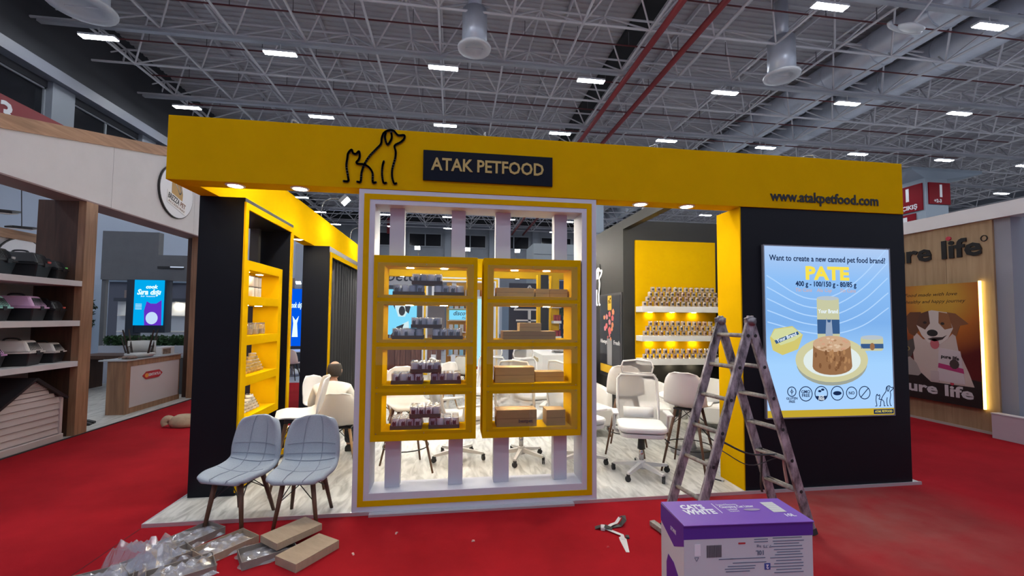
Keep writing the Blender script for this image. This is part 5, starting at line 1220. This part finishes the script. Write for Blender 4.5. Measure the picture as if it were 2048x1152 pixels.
# tree-shaped white lattice, plants, dark stand on the right behind
t = thing('house_lattice', 'white house shaped lattice stand seen through the right cabinet', 'display rack', (2.75, 15.0, 0)); LW = mat('lattice_white', (.72, .72, .72), .5)
MB().bar((-.52, 0, 2.05), (0, 0, 2.9), .05, .06, up=(0, 1, 0)).build('roof_bar', LW, t); MB().bar((.52, 0, 2.05), (0, 0, 2.9), .05, .06, up=(0, 1, 0)).build('roof_bar', LW, t); MB().box(-.56, .56, -.03, .03, 2.0, 2.06).build('cross_bar', LW, t); MB().box(-.05, .05, -.03, .03, 0, 2.0).build('stem', LW, t)
for k, (z, w_) in enumerate(((1.62, .48), (1.32, .28), (1.02, .42))): MB().box(-w_, w_, -.03, .03, z, z+.055).build('cross_bar', LW, t)
MB().box(-.7, .75, .25, .35, 0, 3.0).build('back_wall', mat('dark_back', (.03, .03, .045), .6), t)
t = thing('pale_pillar', 'pale wooden pillar beside the white lattice', 'pillar', (3.62, 15.0, 0)); MB().box(-.13, .13, 0, .2, 0, 3.0).build('shaft', wood('pale_pine', (.48, .38, .27), (.38, .29, .20), 'z', 2), t); MB().box(-.15, .15, -.02, .22, 3.0, 3.1).build('cap', SHW, t)
t = thing('blue_stand', 'navy stand wall with pale product rows beyond the plant', 'shelf', (4.6, 16.2, 0)); MB().box(-.75, .9, 0, .2, 0, 3.2).build('back_board', mat('stand_navy', (.02, .04, .11), .5), t)
for r in range(3):
    for q in range(5): MB().box(-.6+q*.3, -.42+q*.3, -.08, 0, .95+r*.36, 1.13+r*.36).build('product', mat('product_pale', (.42, .50, .58), .5), t)
MB().box(.55, .8, -.05, 0, 1.9, 3.0).build('lit_sign', glow('sign_cyan', (.4, .8, 1.), 1.0), t)
t = thing('potted_tree', 'green leafy tree behind the second shelf of the right cabinet', 'tree', (4.25, 15.2, 0)); MB().cyl((0, 0, .3), (0, 0, 2.2), .03, n=7).build('trunk', WALNUT, t); MB().lathe([(0, 0), (.17, 0), (.22, .4), (0, .4)], 14).build('pot', SHW, t); foliage(t, -.4, .4, -.3, .3, 1.75, 2.7, 600, 21, mat('leaf_green', (.03, .10, .03), .6), .08)
t = thing('plant_box', 'low planter of dark green plants behind the third shelf', 'planter', (2.0, 13.7, 0)); MB().box(0, 1.5, 0, .35, .004, .55).build('trough', mat('trough_brown', (.22, .14, .11), .7), t); foliage(t, .03, 1.47, .0, .35, .5, .95, 700, 31, mat('leaf_dark', (.02, .07, .025), .6), .07)
t = thing('charcoal_post', 'charcoal post in front of the red canned goods shelf', 'post', (2.42, 11.4, Z0)); MB().box(-.02, .20, 0, .2, 0, 2.9).build('shaft', CHAR, t); MB().box(-.10, -.02, 0, .2, 0, 2.9).build('yellow_edge', YEL, t)
t = thing('red_goods_shelf', 'white shelves of red tins on the yellow inner wall at the back', 'shelf', (2.75, 11.5, Z0)); MB().box(-.02, .2, 0, .3, 0, 2.9).build('back_board', YEL, t)
tinr = MB().lathe([(0, 0), (.035, 0), (.035, .08), (0, .08)], 10).mesh('red_tin', mat('tin_red', (.30, .03, .03), .4))
for k in range(3):
    MB().box(-.02, .2, -.25, 0, 1.15+.42*k, 1.22+.42*k).build('white_shelf', SHW, t)
    for q in range(3):
        for r in range(2): place(tinr, 'red_tin', t, (.02+q*.07, -.2, 1.22+.42*k+r*.081))
# stands seen through the gap on the left side
t = thing('royal_blue_poster', 'royal blue lit poster with white script seen past the left tower', 'lightbox', (-5.05, 15.0, .75)); MB().box(-.40, .12, 0, .1, 0, 1.9).build('print', glow('royal_blue', (.0, .10, .80), 1.0), t); MB().box(.13, .50, 0, .1, 0, 1.9).build('pale_print', glow('pale_blue_lit', (.35, .50, .85), .9), t); lettering('cook dışı', .26, W2, t, (-.10, -.004, 1.35), depth=.002, shear=.3, bold=.008, width=.40); MB().prism([(-.20, .30), (-.02, .30), (-.05, .75), (.0, 1.0), (-.10, .85), (-.2, 1.0), (-.17, .75)], -.004, 0).build('pale_shape', W2, t); MB().box(-.45, .55, 0, .12, -.75, 0).build('plinth', MATS['slate_dark'], t)
t = thing('glass_table', 'pale glass topped table and chairs seen past the left tower', 'table', (-4.6, 13.2, .0)); MB().lathe([(0, .72), (.5, .72), (.5, .74), (0, .74)], 24).build('table_top', mat('pale_top', (.5, .6, .7), .2), t); MB().cyl((0, 0, .03), (0, 0, .72), .04, n=8).build('stem', GREY, t); MB().lathe([(.25, 0), (.25, .03), (0, .03)], 18).build('foot_plate', GREY, t)
shell_chair('shell_chair', 'pale shell chair at the table seen past the left tower', 'chair', (-4.35, 12.4, .0), PI, .45, DLEG, foot=.21, group='shell chairs')
struct('floor_far_left_stand', MB().box(-8, -3.7, 11.9, 15.5, -.01, .006), mat('far_pale_floor', (.42, .45, .5), .4))
t = thing('curved_banner', 'large pale banner and signs over the far aisle beyond the left beam', 'banner', (-5.0, 19.0, 2.2)); MB().box(-1.6, 1.4, 0, .1, 0, 2.6).build('panel', mat('banner_pale', (.34, .38, .45), .5), t); lettering('A', 1.1, W2, t, (.35, -.01, .6), depth=.01); MB().prism(ell(-.2, 1.0, .35, .3, 16), -.02, 0).build('red_spot', mat('banner_red', (.45, .08, .06), .5), t)
for sx in (-1.5, 1.3): MB().box(sx-.05, sx+.05, .02, .08, -2.2, 0).build('leg', SLATE, t)
floodlight((-5.0, 15.05, 2.65), (0, -1), 'small bright spotlight above the royal blue poster', reach=.3, rise=.2)
# white exhibition block and column further back
t = thing('white_block', 'tall pale louvred block above the right cabinet, far back', 'booth block', (5.0, 26.0, 0)); MB().box(0, 3.2, 0, 2.5, 0, 6.4).build('block', mat('block_pale', (.36, .40, .43), .6), t)
for k in range(7): MB().box(.05, 3.15, -.03, 0, 3.2+k*.42, 3.23+k*.42).build('louvre_line', mat('louvre_dark', (.22, .25, .28), .6), t)
t = thing('pale_column', 'square pale blue hall column right of the white frame', 'column', (6.15, 17.8, 0)); MB().box(0, .42, 0, .42, 0, 7.4).build('shaft', mat('column_pale', (.33, .40, .46), .6), t); MB().box(-.01, .43, -.01, .43, 5.45, 5.5).build('joint', mat('column_joint', (.2, .24, .28), .6), t)
t = thing('hall_sign', 'small dark red round marked sign high at the far wall', 'sign', (-6.6, 49.6, 11.2)); MB().box(-.9, .9, 0, .1, 0, 1.8).build('sign_panel', MATS['sign_red'], t); MB().stroke(ell(0, .9, .5, .5, 18)+[(.5, .9)], .16, -.02, 0, 6).build('ring_mark', MATS['sign_white'], t)
# low far stands so that the hall floor is not empty
FARW = [mat('far_stand_%d' % k, c, .7) for k, c in enumerate(((.22, .23, .27), (.34, .34, .36), (.12, .13, .17), (.28, .22, .20), (.2, .26, .34)))]
rr = random.Random(5)
spots = [(-12.5, 22), (-9, 24), (-5, 27), (-1.5, 22), (2.5, 24), (7.5, 21.5), (11, 25), (15, 20), (10.5, 14.5), (14, 15.5), (18, 27), (22, 25), (-12, 31), (-3, 34), (5, 33), (13, 34), (24, 35), (-11.5, 18)]
for k, (x, y) in enumerate(spots):
    w_, h_ = rr.uniform(2.2, 3.2), rr.uniform(2.8, 3.8)
    t = thing('far_stand', 'distant exhibition stand wall, %s of the row behind the yellow stand' % ('first', 'second', 'third', 'fourth', 'fifth', 'sixth', 'seventh', 'eighth', 'ninth', 'tenth', 'eleventh', 'twelfth', 'thirteenth', 'fourteenth', 'fifteenth', 'sixteenth', 'seventeenth', 'eighteenth')[k], 'stand', (x, y, 0), 0, 'distant stands')
    MB().box(-w_/2, w_/2, 0, 1.6, 0, h_).build('wall_block', FARW[k % 5], t); MB().box(-w_/2-.05, w_/2+.05, -.15, 1.65, h_-.5, h_).build('header', FARW[(k+2) % 5], t)
    MB().box(-w_*.3, w_*.1, -.03, 0, .8, h_-.8).build('panel', (cyl_, MATS['far_white'], FARW[(k+1) % 5])[k % 3], t)
# ================================================================ things on the carpet in front
# ---- ladder
ALU = mat('worn_aluminium', (.50, .46, .50), .45, metal=.2, noise=.75, nscale=16, col2=(.035, .028, .034), stretch=(1, 1, .35))
RUNG = mat('dusty_rung', (.42, .39, .35), .6, noise=.5, nscale=30)
def ladder():
    Lf = Vector((1.763, 3.388, 0)); T = Vector((2.331, 3.434, 1.729)); w = Vector((.051, -.31, 0)); Rf = Vector((2.894, 3.488, 0))
    o0 = (Lf+Rf)/2+w/2
    t = thing('step_ladder', 'paint stained aluminium double ladder standing in front of the navy wall', 'ladder', o0)
    Lf, T, Rf = Lf-o0, T-o0, Rf-o0; wn = w.normalized()
    for F in (Lf, Rf):
        for s in (0, 1):
            p, q = F+w*s, T+w*s; d = (q-p).normalized(); ext = q+d*.05
            rail = MB().bar(p+d*.02, ext, .03, .072, up=(1 if F is Lf else -1, 0, .4)).build('rail', ALU, t, bevel=.004)
            MB().bar(p, p+d*.05, .036, .08, up=(1, 0, .4)).build('rubber_foot', mat('ladder_rubber', (.04, .038, .04), .9), rail)
            for k in range(6):
                c = F+(T-F)*((1.625-.253*k)/1.729)+w*s
                MB().cyl(c-wn*.018, c+wn*.018, .014, n=8).build('rung_end', mat('hole_dark', (.015, .015, .016), .7), rail)
        for k in range(6):
            c = F+(T-F)*((1.625-.253*k)/1.729)
            if F is Lf: MB().cyl(c, c+w, .017, n=10).build('rung', RUNG, t, smooth=True)
            else:
                for e in (-.022, .022): MB().cyl(c+Vector((e, 0, 0)), c+w+Vector((e, 0, 0)), .014, n=8).build('rung', RUNG, t, smooth=True)
    for s in (0, 1):
        c = T+w*s+Vector((0, 0, .01)); MB().cyl(c-wn*.03, c+wn*.03, .034, n=16).build('hinge', mat('hinge_steel', (.25, .23, .25), .35, metal=.7), t, smooth=True)
    MB().bar(Lf+Vector((-.06, .09, .03)), Lf+w+Vector((-.02, -.06, .03)), .05, .04).build('stabiliser_bar', RUNG, t, bevel=.004)
    # belt and rope between the two halves
    a = Lf+(T-Lf)*.47+w; b = Rf+(T-Rf)*.36+w*.6
    MB().tube(spline([a, (a+b)/2+Vector((0, 0, -.05)), b], 6), .008, 5).build('strap', BLK, t)
    MB().tube(spline([a+Vector((0, 0, -.07)), (a+b)/2+Vector((0, 0, -.14)), b+Vector((0, 0, -.03))], 6), .004, 5).build('rope', BLK, t)
    MB().tube(spline([Lf+(T-Lf)*.52, a+Vector((0, .1, -.02)), a], 6), .005, 5).build('rope', BLK, t)
    r0 = Rf+(T-Rf)*.37+w*.15
    MB().tube(spline([r0, r0+Vector((.0, .0, -.12)), r0+Vector((-.01, 0, -.3)), r0+Vector((.0, 0, -.38))], 4), .010, 5).build('hanging_strap', BLK, t)
    r1 = Rf+(T-Rf)*((1.625-.253*4)/1.729)+w*.8
    MB().tube(spline([r1, r1+Vector((.01, .0, -.1)), r1+Vector((.02, -.01, -.2))], 4), .012, 5).build('rag', mat('rag', (.36, .22, .2), .9), t)
ladder()

# ---- litter cartons
PURP = mat('purple_print', (.20, .075, .46), .45); PURPD = mat('purple_print_side', (.10, .035, .34), .45); GREYC = mat('white_board', (.62, .64, .68), .6)
PWH = mat('print_plain_white', (.85, .85, .9), .5); PDK = mat('print_grey_blue', (.14, .18, .26), .6); PRED = mat('print_red', (.5, .05, .06), .5)
def litter_box(z, label, printed):
    t = thing('litter_carton', label, 'box', (1.44, 2.04, z), -.055, 'cat litter cartons')
    w, dp, h = .655, .25, .385
    MB().box(-w/2, w/2, -dp/2, dp/2, 0, h).build('carton', GREYC, t, bevel=.003)
    MB().box(-w/2-.001, w/2+.001, -dp/2-.001, -dp/2, h-.068, h-.004).build('purple_band', PURPD, t)
    lid = MB().box(-w/2-.002, w/2+.002, -dp/2-.003, dp/2, h, h+.004).build('lid', PURP, t); lid.rotation_euler = (.018, 0, 0)
    MB().prism([(-dp/2, h-.004), (dp/2, h-.004), (dp/2, h-.10), (dp*.1, h-.15), (-dp*.3, h-.11), (-dp/2, h-.09)], 0, .001).build('side_print', PURPD, t).rotation_euler = (0, 0, -PI/2); LAST[0].location = (-w/2-.0005, 0, 0)
    if not printed: return t
    zt = h+.0052; R0 = (0, 0, 0)
    def T(s, x, y, q, m=PWH, **k): return lettering(s, q, m, lid, (x, y, zt), R0, depth=.0006, **k)
    T("CAT'S", -.195, .052, .062, bold=.003, width=.125, name='lid_text'); T('WHITE', -.18, -.002, .066, bold=.003, width=.165, name='lid_text')
    MB().box(-.075, -.071, -.02, .085, zt-.0004, zt+.0003).build('lid_rule', PWH, lid)
    T('Scented Bentonite', .0, .068, .024, width=.11, name='lid_text'); T('Clumping Cat Litter', .04, .043, .034, bold=.0006, width=.185, name='lid_text'); T('Lavender', .0, .015, .024, width=.055, name='lid_text'); T('Scented', .0, -.004, .02, width=.05, name='lid_text')
    MB().prism(ell(.10, 0, .045, .012, 10), 0, .0006).build('lid_picture', mat('lavender_print', (.36, .30, .42), .6), lid).rotation_euler = (PI/2, 0, 0); LAST[0].location = (0, .006, zt+.0005)
    MB().box(.195, .265, -.028, .082, zt-.0004, zt+.0003).build('lid_label', mat('label_silver', (.62, .62, .60), .5), lid)
    for k in range(5): MB().box(.197, .263, -.022+.02*k, -.020+.02*k, zt+.0003, zt+.0006).build('label_line', mat('label_line', (.4, .4, .4), .6), lid)
    T('10L', .255, -.062, .038, bold=.001, name='lid_text')
    # front print stands upside down
    yf = -dp/2-.0015; RU = (PI/2, PI, 0)
    def F(s, x, z, q, m=PDK, **k): return lettering(s, q, m, t, (x, yf, z), RU, depth=.0006, name='front_text', **k)
    for k in range(26): MB().box(-.215+.0029*k, -.215+.0029*k+(.0008, .0016, .0011)[k % 3], yf, yf+.001, h-.155, h-.098).build('barcode_bar', LAB_D, t)
    F('10L', .055, h-.140, .03, bold=.0008); F('7.75 kg', .075, h-.112, .018, width=.075)
    for k, (x, z, ww) in enumerate(((-.02, .165, .16), (.07, .165, .02), (-.12, .165, .07), (.0, .185, .17), (-.04, .20, .14), (-.05, .212, .15), (-.06, .224, .12), (.195, .075, .15), (.20, .09, .16), (.19, .102, .13), (.19, .115, .16), (.20, .13, .15), (.2, .142, .12), (.2, .154, .14), (.19, .168, .17), (.2, .182, .13), (.2, .196, .15), (.19, .21, .17), (.2, .224, .13), (.2, .238, .15), (.06, .078, .07), (.06, .09, .07))):
        MB().box(x-ww/2, x+ww/2, yf, yf+.001, h-z-.0018, h-z+.0018).build('small_print', PDK, t)
    MB().box(-.055, -.02, yf, yf+.001, h-.098, h-.090).build('red_mark', PRED, t)
    MB().box(.075, .105, yf, yf+.001, h-.222, h-.192).build('blue_mark', mat('print_blue', (.06, .10, .35), .5), t); F('2', .09, h-.207, .026, PWH, bold=.001)
    MB().stroke([(-.275, h-.152), (-.265, h-.17), (-.255, h-.152), (-.275, h-.152)], .002, yf, yf+.001, 4).build('recycle_mark', PDK, t)
    MB().prism(rrect(-.275, -.245, h-.145, h-.09, .003), yf, yf+.0008).build('white_patch', PWH, t)
    # side face: brand patch and a purple figure
    lettering("CAT'S WHITE", .028, PWH, t, (-w/2-.002, -.02, h-.075), (PI/2, 0, -PI/2), depth=.0006, width=.06, name='side_text')
    MB().prism([(-.06, h-.36), (.09, h-.36), (.09, h-.29), (.02, h-.23), (-.04, h-.22), (-.06, h-.27)], 0, .001).build('side_patch', PURPD, t).rotation_euler = (0, 0, -PI/2); LAST[0].location = (-w/2-.001, 0, 0)
litter_box(0, 'plain purple banded litter carton underneath the printed one', False)
litter_box(.391, 'purple and white cat litter carton, 10L, close in front of the ladder', True)

# ---- torn tape on the carpet
TPW = mat('tape_white', (.70, .68, .68), .4); TPB = mat('tape_black', (.03, .03, .03), .5)
def ribbon(mb, pts, w):
    pts = [Vector(p) for p in pts]; g = []
    for i, p in enumerate(pts):
        d = (pts[min(i+1, len(pts)-1)]-pts[max(i-1, 0)]); s = Vector((-d.y, d.x, 0)); s = s.normalized() if s.length > 1e-6 else Vector((1, 0, 0))
        g.append([p-s*w/2, p+s*w/2])
    return mb.sheet(g)
t = thing('tape_scrap', 'crumpled strip of white backed black tape on the carpet', 'tape scrap', (1.31, 3.42, 0))
ribbon(MB(), [(-.02, .05, .012), (.05, .09, .02), (.10, .12, .015), (.15, .16, .04)], .028).build('upper_strip', TPW, t, solid=.002)
ribbon(MB(), [(.15, .16, .045), (.175, .14, .06), (.165, .10, .045), (.12, .08, .012), (.04, .075, .006)], .04).build('black_curl', TPB, t, solid=.002)
ribbon(MB(), [(-.02, .05, .010), (.03, -.02, .012), (.075, -.07, .01), (.06, -.13, .006)], .03).build('middle_strip', TPW, t, solid=.002)
MB().prism([(.01, -.30), (.035, -.305), (.09, -.12), (.07, -.07), (.04, -.09), (.03, -.14)], 0, .003).build('cut_tail', TPW, t).rotation_euler = (-PI/2, 0, 0); LAST[0].location = (0, 0, .004)
ribbon(MB(), [(-.10, .08, .004), (-.06, .07, .02), (-.02, .05, .03), (.03, .03, .012)], .05).build('black_knot', TPB, t, solid=.003)
MB().bar((-.05, .03, .012), (-.035, .075, .02), .035, .03).build('white_loop', TPW, t, bevel=.006)
MB().bar((.10, -.12, .008), (.11, -.085, .01), .03, .016).build('black_bit', TPB, t, bevel=.004)
tag(MB().prism([(-.01, 0), (.012, .004), (.006, .012), (-.006, .012)], 0, .004).build('paper_scrap', mat('scrap_red', (.7, .1, .1), .7)), 'tiny pale red scrap left of the tape strip', 'scrap').location = (1.21, 3.20, 0)

for k, (x, y) in enumerate(((.19, 3.42), (-.42, 3.62), (-.70, 3.35))):
    o = MB().prism([(-.014, 0), (.012, .003), (.009, .010), (-.008, .012)], -.006, .006).build('paper_scrap', mat('scrap_pale', (.72, .45, .4), .7)); o.location = (x, y, 0); o.rotation_euler = (0, 0, k*1.1)
    tag(o, 'tiny pale scrap of paper on the carpet below the white frame, %s from the right' % ordinal(k), 'scrap')
# ---- cardboard trays in torn film at the lower left
CT = mat('tray_cardboard', (.40, .30, .21), .8, noise=.15, nscale=8, stretch=(1, 5, 1)); CTD = mat('tray_cardboard_grey', (.26, .22, .19), .8, noise=.2, nscale=8)
FILM2 = glassy('torn_film', (.90, .90, .93), .22, .18, .16, (.80, .78, .80))
def film_sheet(cx, cy, rx, ry, h, seed, parent, rz=0., n=15):
    rr = random.Random(seed); ph = [rr.uniform(0, 6.28) for _ in range(8)]
    g = []
    for i in range(n):
        row = []
        for j in range(n):
            u, v = -1+2*i/(n-1), -1+2*j/(n-1); e = max(0, 1-max(abs(u), abs(v))**3)
            z = h*e*(.62+.22*math.sin(4*u+ph[0])*math.cos(3.4*v+ph[1])+.16*math.sin(9*u+7*v+ph[2])+.12*math.sin(13*v-8*u+ph[3]))
            x = cx+rx*u*(1+.1*math.sin(5*v+ph[4])); y = cy+ry*v*(1+.1*math.sin(5*u+ph[5]))
            row.append((x*math.cos(rz)-y*math.sin(rz), x*math.sin(rz)+y*math.cos(rz), max(.003, z)+.002))
        g.append(row)
    return MB().sheet(g).build('torn_film', FILM2, parent, smooth=False)
def flat_tray(x, y, z, rz, label, m=CT, up=False, film=None, l=.36, w=.225, h=.055, tilt=(0, 0)):
    t = thing('cardboard_tray', label, 'tray', (x, y, z), rz, 'cardboard trays on the carpet'); t.rotation_euler = (tilt[0], tilt[1], rz)
    if up: MB().box(-w/2, w/2, -l/2, l/2, h-.006, h).box(-w/2, w/2, -l/2, l/2, 0, h-.0061).build('tray_shell', m, t, bevel=.002)
    else:
        MB().cells([-w/2, -w/2+.005, w/2-.005, w/2], [0, .005, h], lambda i, j: j == 0 or i != 1, -l/2, l/2).build('tray_shell', m, t)
        MB().box(-w/2, w/2, -l/2-.004, -l/2, 0, h).build('end_flap', m, t); MB().box(-w/2, w/2, l/2, l/2+.004, 0, h).build('end_flap', m, t)
    if film: film_sheet(0, 0, w*.55, l*.52, film, int(abs(x*100)), t)
    return t
flat_tray(-1.02, 3.37, 0, -.62, 'clean upturned cardboard tray nearest the white frame', up=True, h=.06)
flat_tray(-1.32, 3.42, 0, -1.02, 'open cardboard tray under the tilted one', CTD, film=.06, l=.34)
flat_tray(-1.20, 3.56, .061, -.70, 'upturned cardboard tray lying across an open tray', up=True, h=.05)
flat_tray(-1.66, 3.54, 0, -.66, 'cardboard tray wrapped in torn film below the left quilted chair', CT, film=.09)
flat_tray(-1.98, 3.70, 0, -.55, 'film covered tray lying farthest up, by the chair leg', CTD, film=.09, l=.36)
flat_tray(-2.03, 3.40, 0, -.75, 'film covered tray in the middle of the heap', CTD, film=.12)
flat_tray(-1.78, 3.22, 0, -1.0, 'film covered tray at the bottom edge of the picture', CTD, film=.11)
flat_tray(-2.25, 3.18, 0, -1.1, 'grey tray beneath the big clear bag', CTD, film=.08)
t = thing('film_heap', 'big crumpled heap of clear plastic film among the trays', 'plastic film', (-2.12, 3.36, 0))
film_sheet(0, 0, .20, .17, .24, 5, t, .5); film_sheet(.03, -.08, .16, .12, .16, 8, t, 1.1)
t = thing('cardboard_piece', 'torn triangular brown cardboard piece at the bottom left', 'cardboard', (-2.50, 3.22, 0))
MB().prism([(-.20, -.10), (.0, -.02), (.16, .10), (.06, -.10)], 0, .004).build('flat_part', CT, t).rotation_euler = (-PI/2-.15, 0, .1); LAST[0].location = (0, 0, .03)
MB().prism([(-.05, -.10), (.02, .0), (.05, -.10)], 0, .004).build('flap', CTD, t).rotation_euler = (-PI/2+.25, 0, .1); LAST[0].location = (0, 0, .05)
# ---- work shoes / bag by the left aisle
t = thing('canvas_bag', 'slumped beige canvas bag on the carpet by the left tower', 'bag', (-4.15, 7.42, 0))
CANV = mat('beige_canvas', (.42, .32, .22), .9, noise=.2, nscale=10, bump=.4, bscale=30)
MB().lathe([(0, 0), (.17, .01), (.20, .07), (.16, .15), (.09, .19), (.05, .17), (0, .16)], 14).build('bag_body', CANV, t, smooth=True).scale = (1.1, .7, 1)
MB().tube(spline([(-.14, .0, .09), (-.22, -.02, .14), (-.27, -.03, .09), (-.25, -.03, .03)], 5), .05, 8, rs=None).build('bag_neck', CANV, t, smooth=True)
MB().tube(spline([(.08, .02, .14), (.14, .0, .17), (.2, -.03, .12)], 4), .045, 8).build('bag_fold', CANV, t, smooth=True)
# ---- small bar on the platform by the yellow side
t = thing('door_closer', 'small metal and black bracket lying on the platform by the yellow wall side', 'bracket', (2.85, 4.28, .029), -.9)
MB().box(-.06, .06, -.015, .015, 0, .02).build('metal_body', CHROME, t, bevel=.003); MB().box(-.03, .04, -.017, -.014, .003, .016).build('black_slot', BLK, t)
